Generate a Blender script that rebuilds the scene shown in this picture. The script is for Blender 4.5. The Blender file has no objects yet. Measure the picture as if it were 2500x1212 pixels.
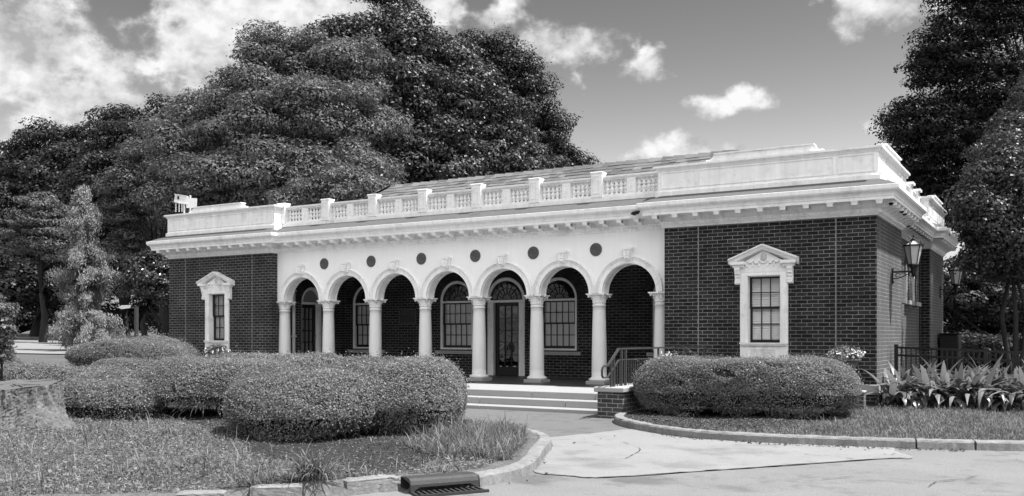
import bpy, bmesh, math, random
import numpy as np
from mathutils import Vector, Matrix
from mathutils.geometry import delaunay_2d_cdt
R = math.radians
random.seed(7); rng = np.random.default_rng(11)
S = bpy.context.scene; COL = S.collection

# ---------------------------------------------------------------- camera
F, HOR, ALPHA = 2273.1, 819.95, 0.5372           # focal length and horizon in 2500-px photograph units, yaw
CAM = np.array([3.1295, -18.9334, 0.944])
FWD = np.array([-math.sin(ALPHA), math.cos(ALPHA), 0.]); RGT = np.array([math.cos(ALPHA), math.sin(ALPHA), 0.])
cd = bpy.data.cameras.new('camera'); cam = bpy.data.objects.new('camera', cd); COL.objects.link(cam)
cam.location = CAM; cam.rotation_euler = (R(90), 0, ALPHA)
cd.sensor_width = 36; cd.lens = 36*F/2500; cd.shift_y = (HOR-606)/2500
cd.clip_start = .1; cd.clip_end = 3000
S.camera = cam
def at(u, v, d):                                  # a point at depth d seen at photograph position (u, v)
    return CAM + d*FWD + (u-1250)/F*d*RGT + np.array([0, 0, (HOR-v)/F*d])

# ---------------------------------------------------------------- light
S.view_settings.view_transform = 'Standard'; S.view_settings.look = 'None'
S.view_settings.exposure = 1.25; S.view_settings.gamma = 1
SUN = Vector((.43, .14, 1.)).normalized()
SUN_EL = math.asin(SUN.z); SUN_AZ = math.atan2(SUN.x, SUN.y)
ld = bpy.data.lights.new('sun', 'SUN'); ld.energy = 3.4; ld.angle = R(.5); ld.color = (1, 1, 1)
lo = bpy.data.objects.new('sun', ld); COL.objects.link(lo); lo.location = (20, 10, 40)
lo.rotation_euler = SUN.to_track_quat('Z', 'Y').to_euler()

def world():
    w = bpy.data.worlds.new('World'); S.world = w; w.use_nodes = True
    nt = w.node_tree; nt.nodes.clear(); L = nt.links.new
    def N(t, **k):
        n = nt.nodes.new(t)
        for a, b in k.items(): setattr(n, a, b)
        return n
    def M(op, a, b=None, c=None, clamp=False):
        n = N('ShaderNodeMath', operation=op, use_clamp=clamp)
        for i, x in enumerate((a, b, c)):
            if x is None: continue
            if isinstance(x, (int, float)): n.inputs[i].default_value = x
            else: L(x, n.inputs[i])
        return n.outputs[0]
    sky = N('ShaderNodeTexSky', sky_type='NISHITA'); sky.sun_disc = False
    sky.sun_elevation = SUN_EL; sky.sun_rotation = SUN_AZ; sky.air_density = 1; sky.dust_density = 3.0; sky.ozone_density = 1
    sep0 = N('ShaderNodeSeparateColor'); L(sky.outputs[0], sep0.inputs[0])
    # black and white film behind a warm filter: mostly the red and green of the sky
    bw = M('ADD', M('MULTIPLY', sep0.outputs[0], .50), M('MULTIPLY', sep0.outputs[1], .38))
    bw = M('ADD', bw, M('MULTIPLY', sep0.outputs[2], .12))
    tc = N('ShaderNodeTexCoord'); d = tc.outputs['Generated']
    sp = N('ShaderNodeSeparateXYZ'); L(d, sp.inputs[0])
    az = M('ARCTAN2', sp.outputs[0], sp.outputs[1]); el = M('ARCSINE', sp.outputs[2])
    cv = N('ShaderNodeCombineXYZ'); L(az, cv.inputs[0]); L(el, cv.inputs[1])
    blobs = CLOUDS
    acc = None; items = []
    for (u, v, ru, rv, s) in blobs:
        p = at(u, v, 1.) - CAM; p = p/np.linalg.norm(p)
        a0, e0 = math.atan2(p[0], p[1]), math.asin(p[2])
        items.append((a0, e0, ru/F*math.cos(math.atan((u-1250)/F))**2, rv/F*.9, s))
    for (da, e0, su, sv, s) in FILL_CLOUDS:
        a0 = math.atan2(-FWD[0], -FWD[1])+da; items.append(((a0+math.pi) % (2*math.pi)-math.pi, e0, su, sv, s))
    for (a0, e0, su, sv, s) in items:
        n1 = N('ShaderNodeVectorMath', operation='SUBTRACT'); L(cv.outputs[0], n1.inputs[0]); n1.inputs[1].default_value = (a0, e0, 0)
        n2 = N('ShaderNodeVectorMath', operation='MULTIPLY'); L(n1.outputs[0], n2.inputs[0]); n2.inputs[1].default_value = (1/su, 1/sv, 0)
        n3 = N('ShaderNodeVectorMath', operation='LENGTH'); L(n2.outputs[0], n3.inputs[0])
        m = M('MULTIPLY_ADD', n3.outputs['Value'], -s, s)
        acc = m if acc is None else M('SMOOTH_MAX', acc, m, .15)
    acc = M('MAXIMUM', acc, -.9)
    def noise(vec, sc, det, off=(0, 0, 0)):
        mp = N('ShaderNodeMapping'); L(vec, mp.inputs[0]); mp.inputs['Location'].default_value = off
        mp.inputs['Scale'].default_value = (sc, sc, sc*1.3)
        n = N('ShaderNodeTexNoise'); n.inputs['Scale'].default_value = 1; n.inputs['Detail'].default_value = det; n.inputs['Roughness'].default_value = .58
        L(mp.outputs[0], n.inputs['Vector']); return n.outputs[0]
    def dens(off):
        a = noise(d, 9, 9, off); b = noise(d, 34, 6, tuple(x*34/9 for x in off))
        return M('ADD', M('MULTIPLY_ADD', a, 2.9, -1.45), M('MULTIPLY_ADD', b, 1.7, -.85))
    nA = dens((0, 0, 0)); nB = dens((.30, .10, .42))
    den = M('ADD', acc, nA)
    mr = N('ShaderNodeMapRange', interpolation_type='SMOOTHSTEP'); L(den, mr.inputs[0])
    mr.inputs[1].default_value = -.02; mr.inputs[2].default_value = .62
    # lit from the sun's side: less cloud towards the sun means brighter
    lit = M('MULTIPLY_ADD', M('SUBTRACT', nA, nB), .55, .72, clamp=False)
    big = noise(d, 4, 3, (3, 1, 5)); lit = M('ADD', lit, M('MULTIPLY_ADD', big, .5, -.25))
    lit = M('MINIMUM', M('MAXIMUM', lit, .5), 1.05)
    # added boost: unseen clouds behind the camera are brightened to fill the shaded facade
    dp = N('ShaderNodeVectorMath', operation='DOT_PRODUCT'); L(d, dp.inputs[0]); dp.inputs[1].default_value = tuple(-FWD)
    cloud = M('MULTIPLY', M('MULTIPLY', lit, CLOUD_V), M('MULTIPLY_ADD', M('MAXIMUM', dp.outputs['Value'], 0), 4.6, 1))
    hz = M('MINIMUM', M('MULTIPLY_ADD', M('EXPONENT', M('MULTIPLY', M('MAXIMUM', el, 0.), -9.)), 12., 1.), 4.)
    bw = M('MULTIPLY', bw, hz)
    mx = N('ShaderNodeMix', data_type='FLOAT'); L(mr.outputs[0], mx.inputs[0]); L(M('MULTIPLY', bw, SKY_K), mx.inputs[2]); L(cloud, mx.inputs[3])
    cc = N('ShaderNodeCombineColor')
    for i in range(3): L(mx.outputs[0], cc.inputs[i])
    bg = N('ShaderNodeBackground'); L(cc.outputs[0], bg.inputs[0]); bg.inputs[1].default_value = SKY_S
    out = N('ShaderNodeOutputWorld'); L(bg.outputs[0], out.inputs[0])
SKY_S, SKY_K, CLOUD_V = .10, .27, 3.9
CLOUDS = [(40, 110, 330, 190, 1.45), (190, 235, 170, 95, 1.2), (250, 190, 90, 60, .8), (60, 285, 90, 60, .5), (300, 80, 70, 55, .5), (270, 250, 90, 50, .7),
    (640, 60, 260, 150, 1.4), (470, 120, 95, 85, 1.15), (520, 190, 110, 80, 1.05), (860, 20, 210, 70, 1.0), (1060, 40, 130, 75, .95), (1190, 50, 100, 60, .75),
    (1330, 115, 115, 78, 1.15), (1425, 108, 115, 62, 1.15), (1375, 130, 110, 62, 1.1), (1405, 185, 40, 40, .45), (1575, 172, 62, 42, .45), (1735, 262, 72, 36, .95), (1835, 238, 85, 36, .95),
    (1650, 378, 130, 58, 1.2), (1790, 368, 48, 32, .9), (2085, 50, 60, 75, .8), (2230, 10, 190, 75, .95), (2400, 60, 160, 90, .9), (2150, 310, 40, 30, .4),
    (1240, 0, 60, 40, .5), (-500, 200, 420, 260, .9), (3100, 150, 420, 200, .8)]
FILL_CLOUDS = [(0., .78, 1.1, .46, 1.6), (1.3, .62, .7, .40, 1.1), (-1.3, .62, .8, .42, 1.2)]   # added unseen to light the facade: azimuth from straight behind, elevation, half sizes
world()

# ---------------------------------------------------------------- materials (a black and white photograph: every colour is a grey)
MATS = {}
def mat(name, g, rough=.7, var=.12, scale=6., bump=0., bscale=60., spec=.4, metal=0., speck=0., speck_scale=150., island=0., streak=0., stain=0., stain_scale=1.):
    m = bpy.data.materials.new(name); m.use_nodes = True; nt = m.node_tree; L = nt.links.new
    b = nt.nodes['Principled BSDF']; b.inputs['Roughness'].default_value = rough; b.inputs['Metallic'].default_value = metal
    b.inputs['Specular IOR Level'].default_value = spec
    tc = nt.nodes.new('ShaderNodeTexCoord')
    def noise(s, det=5, stretch=None):
        n = nt.nodes.new('ShaderNodeTexNoise'); n.inputs['Scale'].default_value = s; n.inputs['Detail'].default_value = det; n.inputs['Roughness'].default_value = .6
        if stretch:
            mp = nt.nodes.new('ShaderNodeMapping'); mp.inputs['Scale'].default_value = stretch; L(tc.outputs['Object'], mp.inputs[0]); L(mp.outputs[0], n.inputs['Vector'])
        else: L(tc.outputs['Object'], n.inputs['Vector'])
        return n.outputs[0]
    def M(op, a, b_=None, c=None):
        n = nt.nodes.new('ShaderNodeMath'); n.operation = op
        for i, x in enumerate((a, b_, c)):
            if x is None: continue
            if isinstance(x, (int, float)): n.inputs[i].default_value = x
            else: L(x, n.inputs[i])
        return n.outputs[0]
    k = M('MULTIPLY_ADD', noise(scale), 2*var, 1-var)
    if speck: k = M('MULTIPLY', k, M('MULTIPLY_ADD', noise(speck_scale, 2), 2*speck, 1-speck))
    if streak: k = M('MULTIPLY', k, M('MULTIPLY_ADD', noise(1, 4, (9, 9, .8)), 2*streak, 1-streak))
    if stain:
        for q_, sc_ in ((0, 1.), (1, 3.7)):
            rm = nt.nodes.new('ShaderNodeMapRange'); L(noise(stain_scale*sc_, 8), rm.inputs[0]); rm.inputs[1].default_value = .56; rm.inputs[2].default_value = .66; rm.inputs[3].default_value = 1; rm.inputs[4].default_value = 1-stain*(1-.35*q_); k = M('MULTIPLY', k, rm.outputs[0])
    if island:
        gi = nt.nodes.new('ShaderNodeNewGeometry'); k = M('MULTIPLY', k, M('MULTIPLY_ADD', gi.outputs['Random Per Island'], 2*island, 1-island))
    v = M('MULTIPLY', k, g)
    cc = nt.nodes.new('ShaderNodeCombineColor')
    for i in range(3): L(v, cc.inputs[i])
    L(cc.outputs[0], b.inputs['Base Color'])
    if bump:
        bn = nt.nodes.new('ShaderNodeBump'); bn.inputs['Strength'].default_value = bump; bn.inputs['Distance'].default_value = .01
        L(noise(bscale, 4), bn.inputs['Height']); L(bn.outputs[0], b.inputs['Normal'])
    MATS[name] = m; return m
def leafmat(name, g, rough=.45, trans=.3, island=.3, spec=.4):
    m = mat(name, g, rough, .35, .9, spec=spec, island=island); nt = m.node_tree; L = nt.links.new
    b = nt.nodes['Principled BSDF']; src = b.inputs['Base Color'].links[0].from_socket
    t = nt.nodes.new('ShaderNodeBsdfTranslucent'); L(src, t.inputs[0]); mx = nt.nodes.new('ShaderNodeMixShader'); mx.inputs[0].default_value = trans
    L(b.outputs[0], mx.inputs[1]); L(t.outputs[0], mx.inputs[2]); L(mx.outputs[0], nt.nodes['Material Output'].inputs[0]); return m
def brickmat(name, c1, c2, mortar, bw=.216, rh=.0757, ms=.011, bump=.6):
    m = bpy.data.materials.new(name); m.use_nodes = True; nt = m.node_tree; L = nt.links.new
    b = nt.nodes['Principled BSDF']; b.inputs['Roughness'].default_value = .75; b.inputs['Specular IOR Level'].default_value = .3; b.inputs['Sheen Weight'].default_value = .14; b.inputs['Sheen Roughness'].default_value = .45
    uv = nt.nodes.new('ShaderNodeUVMap'); tc = nt.nodes.new('ShaderNodeTexCoord')
    n0 = nt.nodes.new('ShaderNodeTexNoise'); n0.inputs['Scale'].default_value = 9; L(tc.outputs['Object'], n0.inputs['Vector'])
    # wobble the joints a little so that the courses are not ruled lines
    wv = nt.nodes.new('ShaderNodeVectorMath'); wv.operation = 'MULTIPLY_ADD'; L(n0.outputs['Color'], wv.inputs[0]); wv.inputs[1].default_value = (.026, .020, 0); L(uv.outputs[0], wv.inputs[2])
    br = nt.nodes.new('ShaderNodeTexBrick'); L(wv.outputs[0], br.inputs['Vector'])
    br.inputs['Scale'].default_value = 1; br.inputs['Brick Width'].default_value = bw; br.inputs['Row Height'].default_value = rh
    br.inputs['Mortar Size'].default_value = ms/2; br.inputs['Mortar Smooth'].default_value = .25; br.inputs['Bias'].default_value = -.1
    br.inputs['Color1'].default_value = (c1,)*3+(1,); br.inputs['Color2'].default_value = (c2,)*3+(1,); br.inputs['Mortar'].default_value = (mortar,)*3+(1,)
    n1 = nt.nodes.new('ShaderNodeTexNoise'); n1.inputs['Scale'].default_value = 1.6; n1.inputs['Detail'].default_value = 8; L(tc.outputs['Object'], n1.inputs['Vector'])
    mr = nt.nodes.new('ShaderNodeMapRange'); L(n1.outputs[0], mr.inputs[0]); mr.inputs[1].default_value = .25; mr.inputs[2].default_value = .75; mr.inputs[3].default_value = .4; mr.inputs[4].default_value = 1.6
    mx = nt.nodes.new('ShaderNodeVectorMath'); mx.operation = 'SCALE'; L(br.outputs['Color'], mx.inputs[0]); L(mr.outputs[0], mx.inputs['Scale'])
    L(mx.outputs[0], b.inputs['Base Color'])
    n2 = nt.nodes.new('ShaderNodeTexNoise'); n2.inputs['Scale'].default_value = 70; L(tc.outputs['Object'], n2.inputs['Vector'])
    ma = nt.nodes.new('ShaderNodeMath'); ma.operation = 'MULTIPLY_ADD'; L(br.outputs['Fac'], ma.inputs[0]); ma.inputs[1].default_value = -1; L(n2.outputs[0], ma.inputs[2])
    bn = nt.nodes.new('ShaderNodeBump'); bn.inputs['Strength'].default_value = bump; bn.inputs['Distance'].default_value = .012; L(ma.outputs[0], bn.inputs['Height']); L(bn.outputs[0], b.inputs['Normal'])
    MATS[name] = m; return m
def glassmat(name, refl=.1, tint=.8):
    m = bpy.data.materials.new(name); m.use_nodes = True; nt = m.node_tree; L = nt.links.new; nt.nodes.clear()
    o = nt.nodes.new('ShaderNodeOutputMaterial'); t = nt.nodes.new('ShaderNodeBsdfTransparent'); t.inputs[0].default_value = (tint,)*3+(1,)
    g = nt.nodes.new('ShaderNodeBsdfGlossy'); g.inputs['Roughness'].default_value = .03; f = nt.nodes.new('ShaderNodeFresnel'); f.inputs[0].default_value = 1.5
    tc = nt.nodes.new('ShaderNodeTexCoord'); n = nt.nodes.new('ShaderNodeTexNoise'); n.inputs['Scale'].default_value = 5; L(tc.outputs['Object'], n.inputs['Vector'])
    bn = nt.nodes.new('ShaderNodeBump'); bn.inputs['Strength'].default_value = .12; bn.inputs['Distance'].default_value = .02; L(n.outputs[0], bn.inputs['Height']); L(bn.outputs[0], g.inputs['Normal'])
    a = nt.nodes.new('ShaderNodeMath'); a.operation = 'ADD'; L(f.outputs[0], a.inputs[0]); a.inputs[1].default_value = refl-.04
    mx = nt.nodes.new('ShaderNodeMixShader'); L(a.outputs[0], mx.inputs[0]); L(t.outputs[0], mx.inputs[1]); L(g.outputs[0], mx.inputs[2]); L(mx.outputs[0], o.inputs[0])
    MATS[name] = m; return m
mat('white_paint', .88, .5, .07, 2.5, streak=.20, speck=.05, speck_scale=12, stain=.16, stain_scale=2.6); mat('stucco', .90, .85, .06, 1.2, bump=.15, bscale=40, streak=.06)
mat('column_white', .72, .6, .06, 4, bump=.08, bscale=30); mat('lunette_paint', .24, .7, .15); mat('grey_paint', .5, .6, .06)
brickmat('brick', .003, .026, .20, ms=.012); brickmat('brick_pier', .03, .06, .28, .216, .0757, .013)
mat('brick_plain', .02, .85, .35, 9, island=.4, bump=.4)
mat('granite', .30, .75, .10, 3, speck=.35, speck_scale=220); mat('limestone', .36, .8, .2, 3, bump=.2)
mat('shingle', .10, .9, .25, 8, speck=.3, speck_scale=90); mat('slate', .13, .75, .2, 3, island=.35, bump=.3, bscale=30)
mat('tile_floor', .045, .5, .25, 5); mat('asphalt', .175, .92, .24, 1.1, bump=.5, bscale=70, speck=.45, speck_scale=48, stain=.38, stain_scale=.8)
mat('asphalt_walk', .125, .92, .16, .8, bump=.5, bscale=70, speck=.45, speck_scale=48, stain=.38, stain_scale=.8)
mat('concrete', .225, .9, .17, 1.3, bump=.3, bscale=70, speck=.25, speck_scale=40, stain=.26, stain_scale=.9); mat('kerb_concrete', .20, .9, .5, 3.5, bump=.7, bscale=40, speck=.35, speck_scale=30, streak=.25)
mat('dark_sash', .012, .4, .1); mat('iron', .006, .45, .15, spec=.5); mat('rail_metal', .05, .35, .1, spec=.6); mat('blind', .92, .7, .06, 3)
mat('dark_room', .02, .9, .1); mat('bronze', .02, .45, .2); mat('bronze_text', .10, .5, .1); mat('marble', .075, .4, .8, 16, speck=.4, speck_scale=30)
mat('lantern_glass', .5, .4, .1, 5); mat('soil', .020, .95, .5, 6, bump=.8, bscale=25, speck=.5, speck_scale=50); mat('lawn', .11, .95, .55, 3, bump=.8, bscale=40, speck=.7, speck_scale=28)
mat('far_ground', .09, .95, .35, .5, speck=.4, speck_scale=9); mat('far_road', .22, .9, .1, .2); mat('bark', .022, .9, .4, 5, bump=1, bscale=14, streak=.4)
mat('stump_bark', .115, .95, .4, 12, stain=.5, stain_scale=7, streak=.7, bump=1.0, bscale=18, speck=.8, speck_scale=26); mat('stump_wood', .095, .9, .5, 7, streak=.25, bump=.4, bscale=30)
mat('mortar', .25, .9, .3, 9); mat('terracotta', .12, .8, .2, 6); mat('petal', .62, .6, .05, island=.1); mat('cast_iron_hood', .045, .55, .35, 5, bump=.4); mat('grate', .03, .6, .3, 6)
mat('sign_white', .6, .6, .1); mat('cabinet', .008, .6, .2, 3); mat('wood_rail', .2, .8, .2, 4); mat('device', .62, .5, .08, 6)
glassmat('glass', .05, .99); glassmat('door_glass', .16, .6); glassmat('fan_glass', .06, .5)
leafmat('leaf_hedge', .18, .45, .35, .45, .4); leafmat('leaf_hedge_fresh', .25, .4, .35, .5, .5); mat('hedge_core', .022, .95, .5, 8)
leafmat('leaf_beech', .135, .5, .35); leafmat('leaf_magnolia', .052, .45, .2, .6, .4); leafmat('leaf_dark', .024, .5, .25); leafmat('leaf_maple', .036, .5, .3)
leafmat('leaf_zelkova', .024, .5, .3); leafmat('leaf_crape', .075, .4, .3); leafmat('leaf_cypress', .24, .6, .3, .4); leafmat('leaf_holly', .055, .3, .15, .6, .6); leafmat('leaf_under', .04, .5, .3)
leafmat('leaf_aspidistra', .20, .33, .35, .5, .6); leafmat('grass', .165, .6, .35, .75); leafmat('leaf_flower', .1, .5, .3); leafmat('leaf_light', .14, .45, .3)
mat('thatch', .26, .8, .25, 9, island=.4); mat('dead_leaf', .075, .8, .3, 9, island=.95); mat('twig', .09, .9, .4, 9)

# ---------------------------------------------------------------- mesh helpers
LOC = {}; KIDS = {}
class MB:
    def __init__(s): s.v = []; s.f = []; s.sm = []
    def add(s, vs, fs, smooth=False):
        o = len(s.v); s.v += [tuple(map(float, p)) for p in vs]; s.f += [tuple(i+o for i in q) for q in fs]; s.sm += [smooth]*len(fs); return s
    def box(s, x0, x1, y0, y1, z0, z1):
        return s.add([(x0,y0,z0),(x1,y0,z0),(x1,y1,z0),(x0,y1,z0),(x0,y0,z1),(x1,y0,z1),(x1,y1,z1),(x0,y1,z1)],
                     [(0,3,2,1),(4,5,6,7),(0,1,5,4),(1,2,6,5),(2,3,7,6),(3,0,4,7)])
    def bbox(s, x0, x1, y0, y1, z0, z1, b=.008):          # box with bevelled edges
        bm = bmesh.new(); bmesh.ops.create_cube(bm, size=1)
        for v in bm.verts: v.co = Vector(((x0+x1)/2+v.co.x*(x1-x0), (y0+y1)/2+v.co.y*(y1-y0), (z0+z1)/2+v.co.z*(z1-z0)))
        bmesh.ops.bevel(bm, geom=bm.edges[:], offset=b, segments=1, affect='EDGES'); bm.verts.index_update()
        s.add([v.co for v in bm.verts], [[v.index for v in f.verts] for f in bm.faces]); bm.free(); return s
    def prism(s, pts, fn, t0, t1):                         # pts: closed 2-D outline; fn(a, b, t) -> 3-D point
        n = len(pts); vs = [fn(a, b, t0) for a, b in pts]+[fn(a, b, t1) for a, b in pts]
        return s.add(vs, [tuple(range(n))[::-1], tuple(range(n, 2*n))]+[(i, (i+1) % n, n+(i+1) % n, n+i) for i in range(n)])
    def lathe(s, prof, cx, cy, seg=20, z0=0., smooth=True):
        n = len(prof); vs = []
        for k in range(seg):
            a = 2*math.pi*k/seg; vs += [(cx+r*math.cos(a), cy+r*math.sin(a), z0+z) for r, z in prof]
        fs = [(k*n+i, ((k+1) % seg)*n+i, ((k+1) % seg)*n+i+1, k*n+i+1) for k in range(seg) for i in range(n-1)]
        s.add(vs, fs, smooth)
        if prof[0][0] > 1e-4: s.add([vs[k*n] for k in range(seg)], [tuple(range(seg))[::-1]])
        if prof[-1][0] > 1e-4: s.add([vs[k*n+n-1] for k in range(seg)], [tuple(range(seg))])
        return s
    def tube(s, path, rad, seg=8, smooth=True):
        P = [Vector(p) for p in path]; n = len(P); rr = rad if hasattr(rad, '__len__') else [rad]*n; vs = []
        up = Vector((0, 0, 1))
        for i in range(n):
            d = (P[min(i+1, n-1)]-P[max(i-1, 0)]).normalized(); a = d.cross(up if abs(d.z) < .95 else Vector((1, 0, 0))).normalized(); b = d.cross(a)
            vs += [P[i]+(a*math.cos(2*math.pi*k/seg)+b*math.sin(2*math.pi*k/seg))*rr[i] for k in range(seg)]
        fs = [(i*seg+k, i*seg+(k+1) % seg, (i+1)*seg+(k+1) % seg, (i+1)*seg+k) for i in range(n-1) for k in range(seg)]
        s.add(vs, fs, smooth); s.add(vs[:seg], [tuple(range(seg))[::-1]]); s.add(vs[-seg:], [tuple(range(seg))]); return s
    def bar(s, p, q, w, h=None):                           # square bar between two points
        P, Q = Vector(p), Vector(q); d = (Q-P).normalized(); a = d.cross(Vector((0, 0, 1)) if abs(d.z) < .95 else Vector((0, 1, 0))).normalized(); b = a.cross(d); h = h or w
        vs = [X+a*sx*w/2+b*sy*h/2 for X in (P, Q) for sx, sy in ((-1, -1), (1, -1), (1, 1), (-1, 1))]
        return s.add(vs, [(3, 2, 1, 0), (4, 5, 6, 7)]+[(i, (i+1) % 4, 4+(i+1) % 4, 4+i) for i in range(4)])
    def sweep(s, path, prof, closed=False):                # profile (offset to the right of travel, z) along a plan polyline, mitred
        P = [Vector((p[0], p[1])) for p in path]; n = len(P); m = len(prof); vs = []
        for i in range(n):
            d0 = (P[i]-P[i-1]).normalized() if i > 0 or closed else None; d1 = (P[(i+1) % n]-P[i]).normalized() if i < n-1 or closed else None
            d0 = d0 or d1; d1 = d1 or d0; n0 = Vector((d0.y, -d0.x)); n1 = Vector((d1.y, -d1.x)); b = (n0+n1)
            b = b/max(b.dot(n0), .2) if b.length > 1e-6 else n0
            zb = path[i][2] if len(path[i]) > 2 else 0.
            vs += [(P[i].x+b.x*o, P[i].y+b.y*o, z+zb) for o, z in prof]
        fs = [(i*m+k, ((i+1) % n)*m+k, ((i+1) % n)*m+k+1, i*m+k+1) for i in range(n if closed else n-1) for k in range(m-1)]
        s.add(vs, fs)
        if not closed: s.add(vs[:m], [tuple(range(m))]); s.add(vs[-m:], [tuple(range(m))[::-1]])
        return s
    def build(s, name, material, parent=None, bevel=0):
        me = bpy.data.meshes.new(name); me.from_pydata(s.v, [], s.f); me.validate()
        bm = bmesh.new(); bm.from_mesh(me); bmesh.ops.recalc_face_normals(bm, faces=bm.faces); uvl = bm.loops.layers.uv.new('UVMap')
        for f in bm.faces:
            a = [abs(c) for c in f.normal]
            for l in f.loops:
                c = l.vert.co
                l[uvl].uv = (c.y, c.z) if a[0] > a[1] and a[0] > a[2] else ((c.x, c.z) if a[1] >= a[2] else (c.x, c.y))
        if bevel: bmesh.ops.bevel(bm, geom=[e for e in bm.edges if e.is_manifold and e.calc_face_angle(0) > .5], offset=bevel, segments=1, affect='EDGES')
        bm.to_mesh(me); bm.free()
        if len(s.sm) == len(me.polygons): me.polygons.foreach_set('use_smooth', s.sm)
        return link(name, me, material, parent)
def link(name, me, material, parent=None):
    me.materials.append(MATS[material]); o = bpy.data.objects.new(name, me); COL.objects.link(o)
    if parent is not None: KIDS.setdefault(parent.name, []).append(o); o.parent = parent; o.matrix_parent_inverse = Matrix.Translation(-Vector(LOC.get(parent.name, (0, 0, 0))))
    return o
def tag(o, label=None, cat=None, group=None, kind=None):
    if label: o['label'] = label
    if cat: o['category'] = cat
    if group: o['group'] = group
    if kind: o['kind'] = kind
    return o
def empty(name, loc, label, cat, group=None):             # the thing's base; parts are modelled in world coordinates
    o = bpy.data.objects.new(name, None); COL.objects.link(o); o.location = loc; o.empty_display_size = .2; LOC[o.name] = tuple(loc)
    return tag(o, label, cat, group)
def dup(o, parent, loc):                                  # a copy of a part with its own children
    c = o.copy(); COL.objects.link(c); c.parent = parent; c.matrix_parent_inverse = o.matrix_parent_inverse if o.parent == parent else Matrix.Identity(4)
    for ch in KIDS.get(o.name, ()):
        d = ch.copy(); COL.objects.link(d); d.parent = c
    c.location = loc; return c
def npmesh(name, verts, k, material, parent=None, attr=None):   # verts (n, k, 3): n separate k-gons
    n = len(verts); me = bpy.data.meshes.new(name); me.vertices.add(n*k); me.vertices.foreach_set('co', np.ascontiguousarray(verts, dtype=np.float32).ravel())
    me.loops.add(n*k); me.loops.foreach_set('vertex_index', np.arange(n*k, dtype=np.int32)); me.polygons.add(n)
    me.polygons.foreach_set('loop_start', np.arange(0, n*k, k, dtype=np.int32)); me.polygons.foreach_set('loop_total', np.full(n, k, dtype=np.int32))
    me.update(); return link(name, me, material, parent)
def unit(a): return a/np.maximum(np.linalg.norm(a, axis=-1, keepdims=True), 1e-9)
def leaves(c, nrm, L, W, droop=0., fold=0.):              # rhombic leaves at points c, facing roughly nrm
    n = len(c); t = unit(rng.normal(size=(n, 3))); t[:, 2] -= droop; t = unit(t - nrm*(t*nrm).sum(1, keepdims=True)); s = np.cross(nrm, t)
    L = L*rng.uniform(.6, 1.3, (n, 1)); W = W*rng.uniform(.6, 1.3, (n, 1))
    return np.stack([c-t*L/2, c+s*W/2+t*L*.05, c+t*L/2, c-s*W/2+t*L*.05], 1)

# ---------------------------------------------------------------- terrain
def terrain(x, y):
    x = np.asarray(x, float); y = np.asarray(y, float)
    a = np.clip(-x-11, 0, 10)*.065 + np.clip(-x-21, 0, 60)*.021
    b = np.clip(y-14, 0, 60)*.02*np.clip((x+8)/6, 0, 1)
    return -.5 + a + b
def th(x, y): return float(terrain(x, y))

# ================================================================ the pavilion
XL, XR, WL, WR = -20.25, 0., -15.98, -4.32         # outer ends of the wings, inner corners of the wings
PITCH = 1.634; AX = [-5.245-PITCH*k for k in range(7)]; CXS = [-6.062-PITCH*k for k in range(7)]
B = empty('brick_pavilion', (-10.15, 5.6, -.5), 'long low dark brick pavilion with white arcade and balustraded roof', 'building')
def mY(y): return lambda s, t, z: (s, y+t, z)       # wall facing -Y
def mX(x): return lambda s, t, z: (x-t, s, z)       # wall facing +X
def mbox(mb, f, s0, s1, t0, t1, z0, z1):
    a, b = f(s0, t0, z0), f(s1, t1, z1); lo = [min(p, q) for p, q in zip(a, b)]; hi = [max(p, q) for p, q in zip(a, b)]
    return mb.box(lo[0], hi[0], lo[1], hi[1], lo[2], hi[2])
def wall(mb, f, s0, s1, z0, z1, ops, depth):
    xs = {s0, s1}
    for a, b, zb, zt, arch in ops:
        xs |= {a, b}
        if arch: xs |= {(a+b)/2-(b-a)/2*math.cos(math.pi*k/24) for k in range(25)}
    xs = sorted(xs); xs = [x for i, x in enumerate(xs) if i == 0 or x-xs[i-1] > 1e-6]
    def top(o, x):
        a, b, zb, zt, arch = o; r = (b-a)/2
        return zt+(math.sqrt(max(r*r-(x-(a+b)/2)**2, 0)) if arch else 0)
    for a, b in zip(xs, xs[1:]):
        o = next((o for o in ops if o[0]-1e-6 <= a and b <= o[1]+1e-6), None)
        for t in (0, depth):
            q = lambda p: mb.add([f(x, t, z) for x, z in p], [(0, 1, 2, 3)])
            if o is None: q([(a, z0), (b, z0), (b, z1), (a, z1)])
            else:
                if o[2] > z0+1e-6: q([(a, z0), (b, z0), (b, o[2]), (a, o[2])])
                q([(a, top(o, a)), (b, top(o, b)), (b, z1), (a, z1)])
        if o:
            mb.add([f(a, 0, top(o, a)), f(b, 0, top(o, b)), f(b, depth, top(o, b)), f(a, depth, top(o, a))], [(0, 1, 2, 3)])
            if o[2] > z0+1e-6: mb.add([f(a, 0, o[2]), f(b, 0, o[2]), f(b, depth, o[2]), f(a, depth, o[2])], [(0, 1, 2, 3)])
    for o in ops:
        for x in (o[0], o[1]): mb.add([f(x, 0, max(o[2], z0)), f(x, depth, max(o[2], z0)), f(x, depth, o[3]), f(x, 0, o[3])], [(0, 1, 2, 3)])
    return mb
def arch_band(mb, f, c, z, prof, n=28, a0=0., a1=math.pi):     # closed profile [(r, t)] swept round an arch
    m = len(prof); vs = []
    for k in range(n+1):
        a = a0+(a1-a0)*k/n; vs += [f(c+r*math.cos(a), t, z+r*math.sin(a)) for r, t in prof]
    return mb.add(vs, [(k*m+i, (k+1)*m+i, (k+1)*m+(i+1) % m, k*m+(i+1) % m) for k in range(n) for i in range(m)]+[tuple(range(m)), tuple(range(n*m, n*m+m))])

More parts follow.
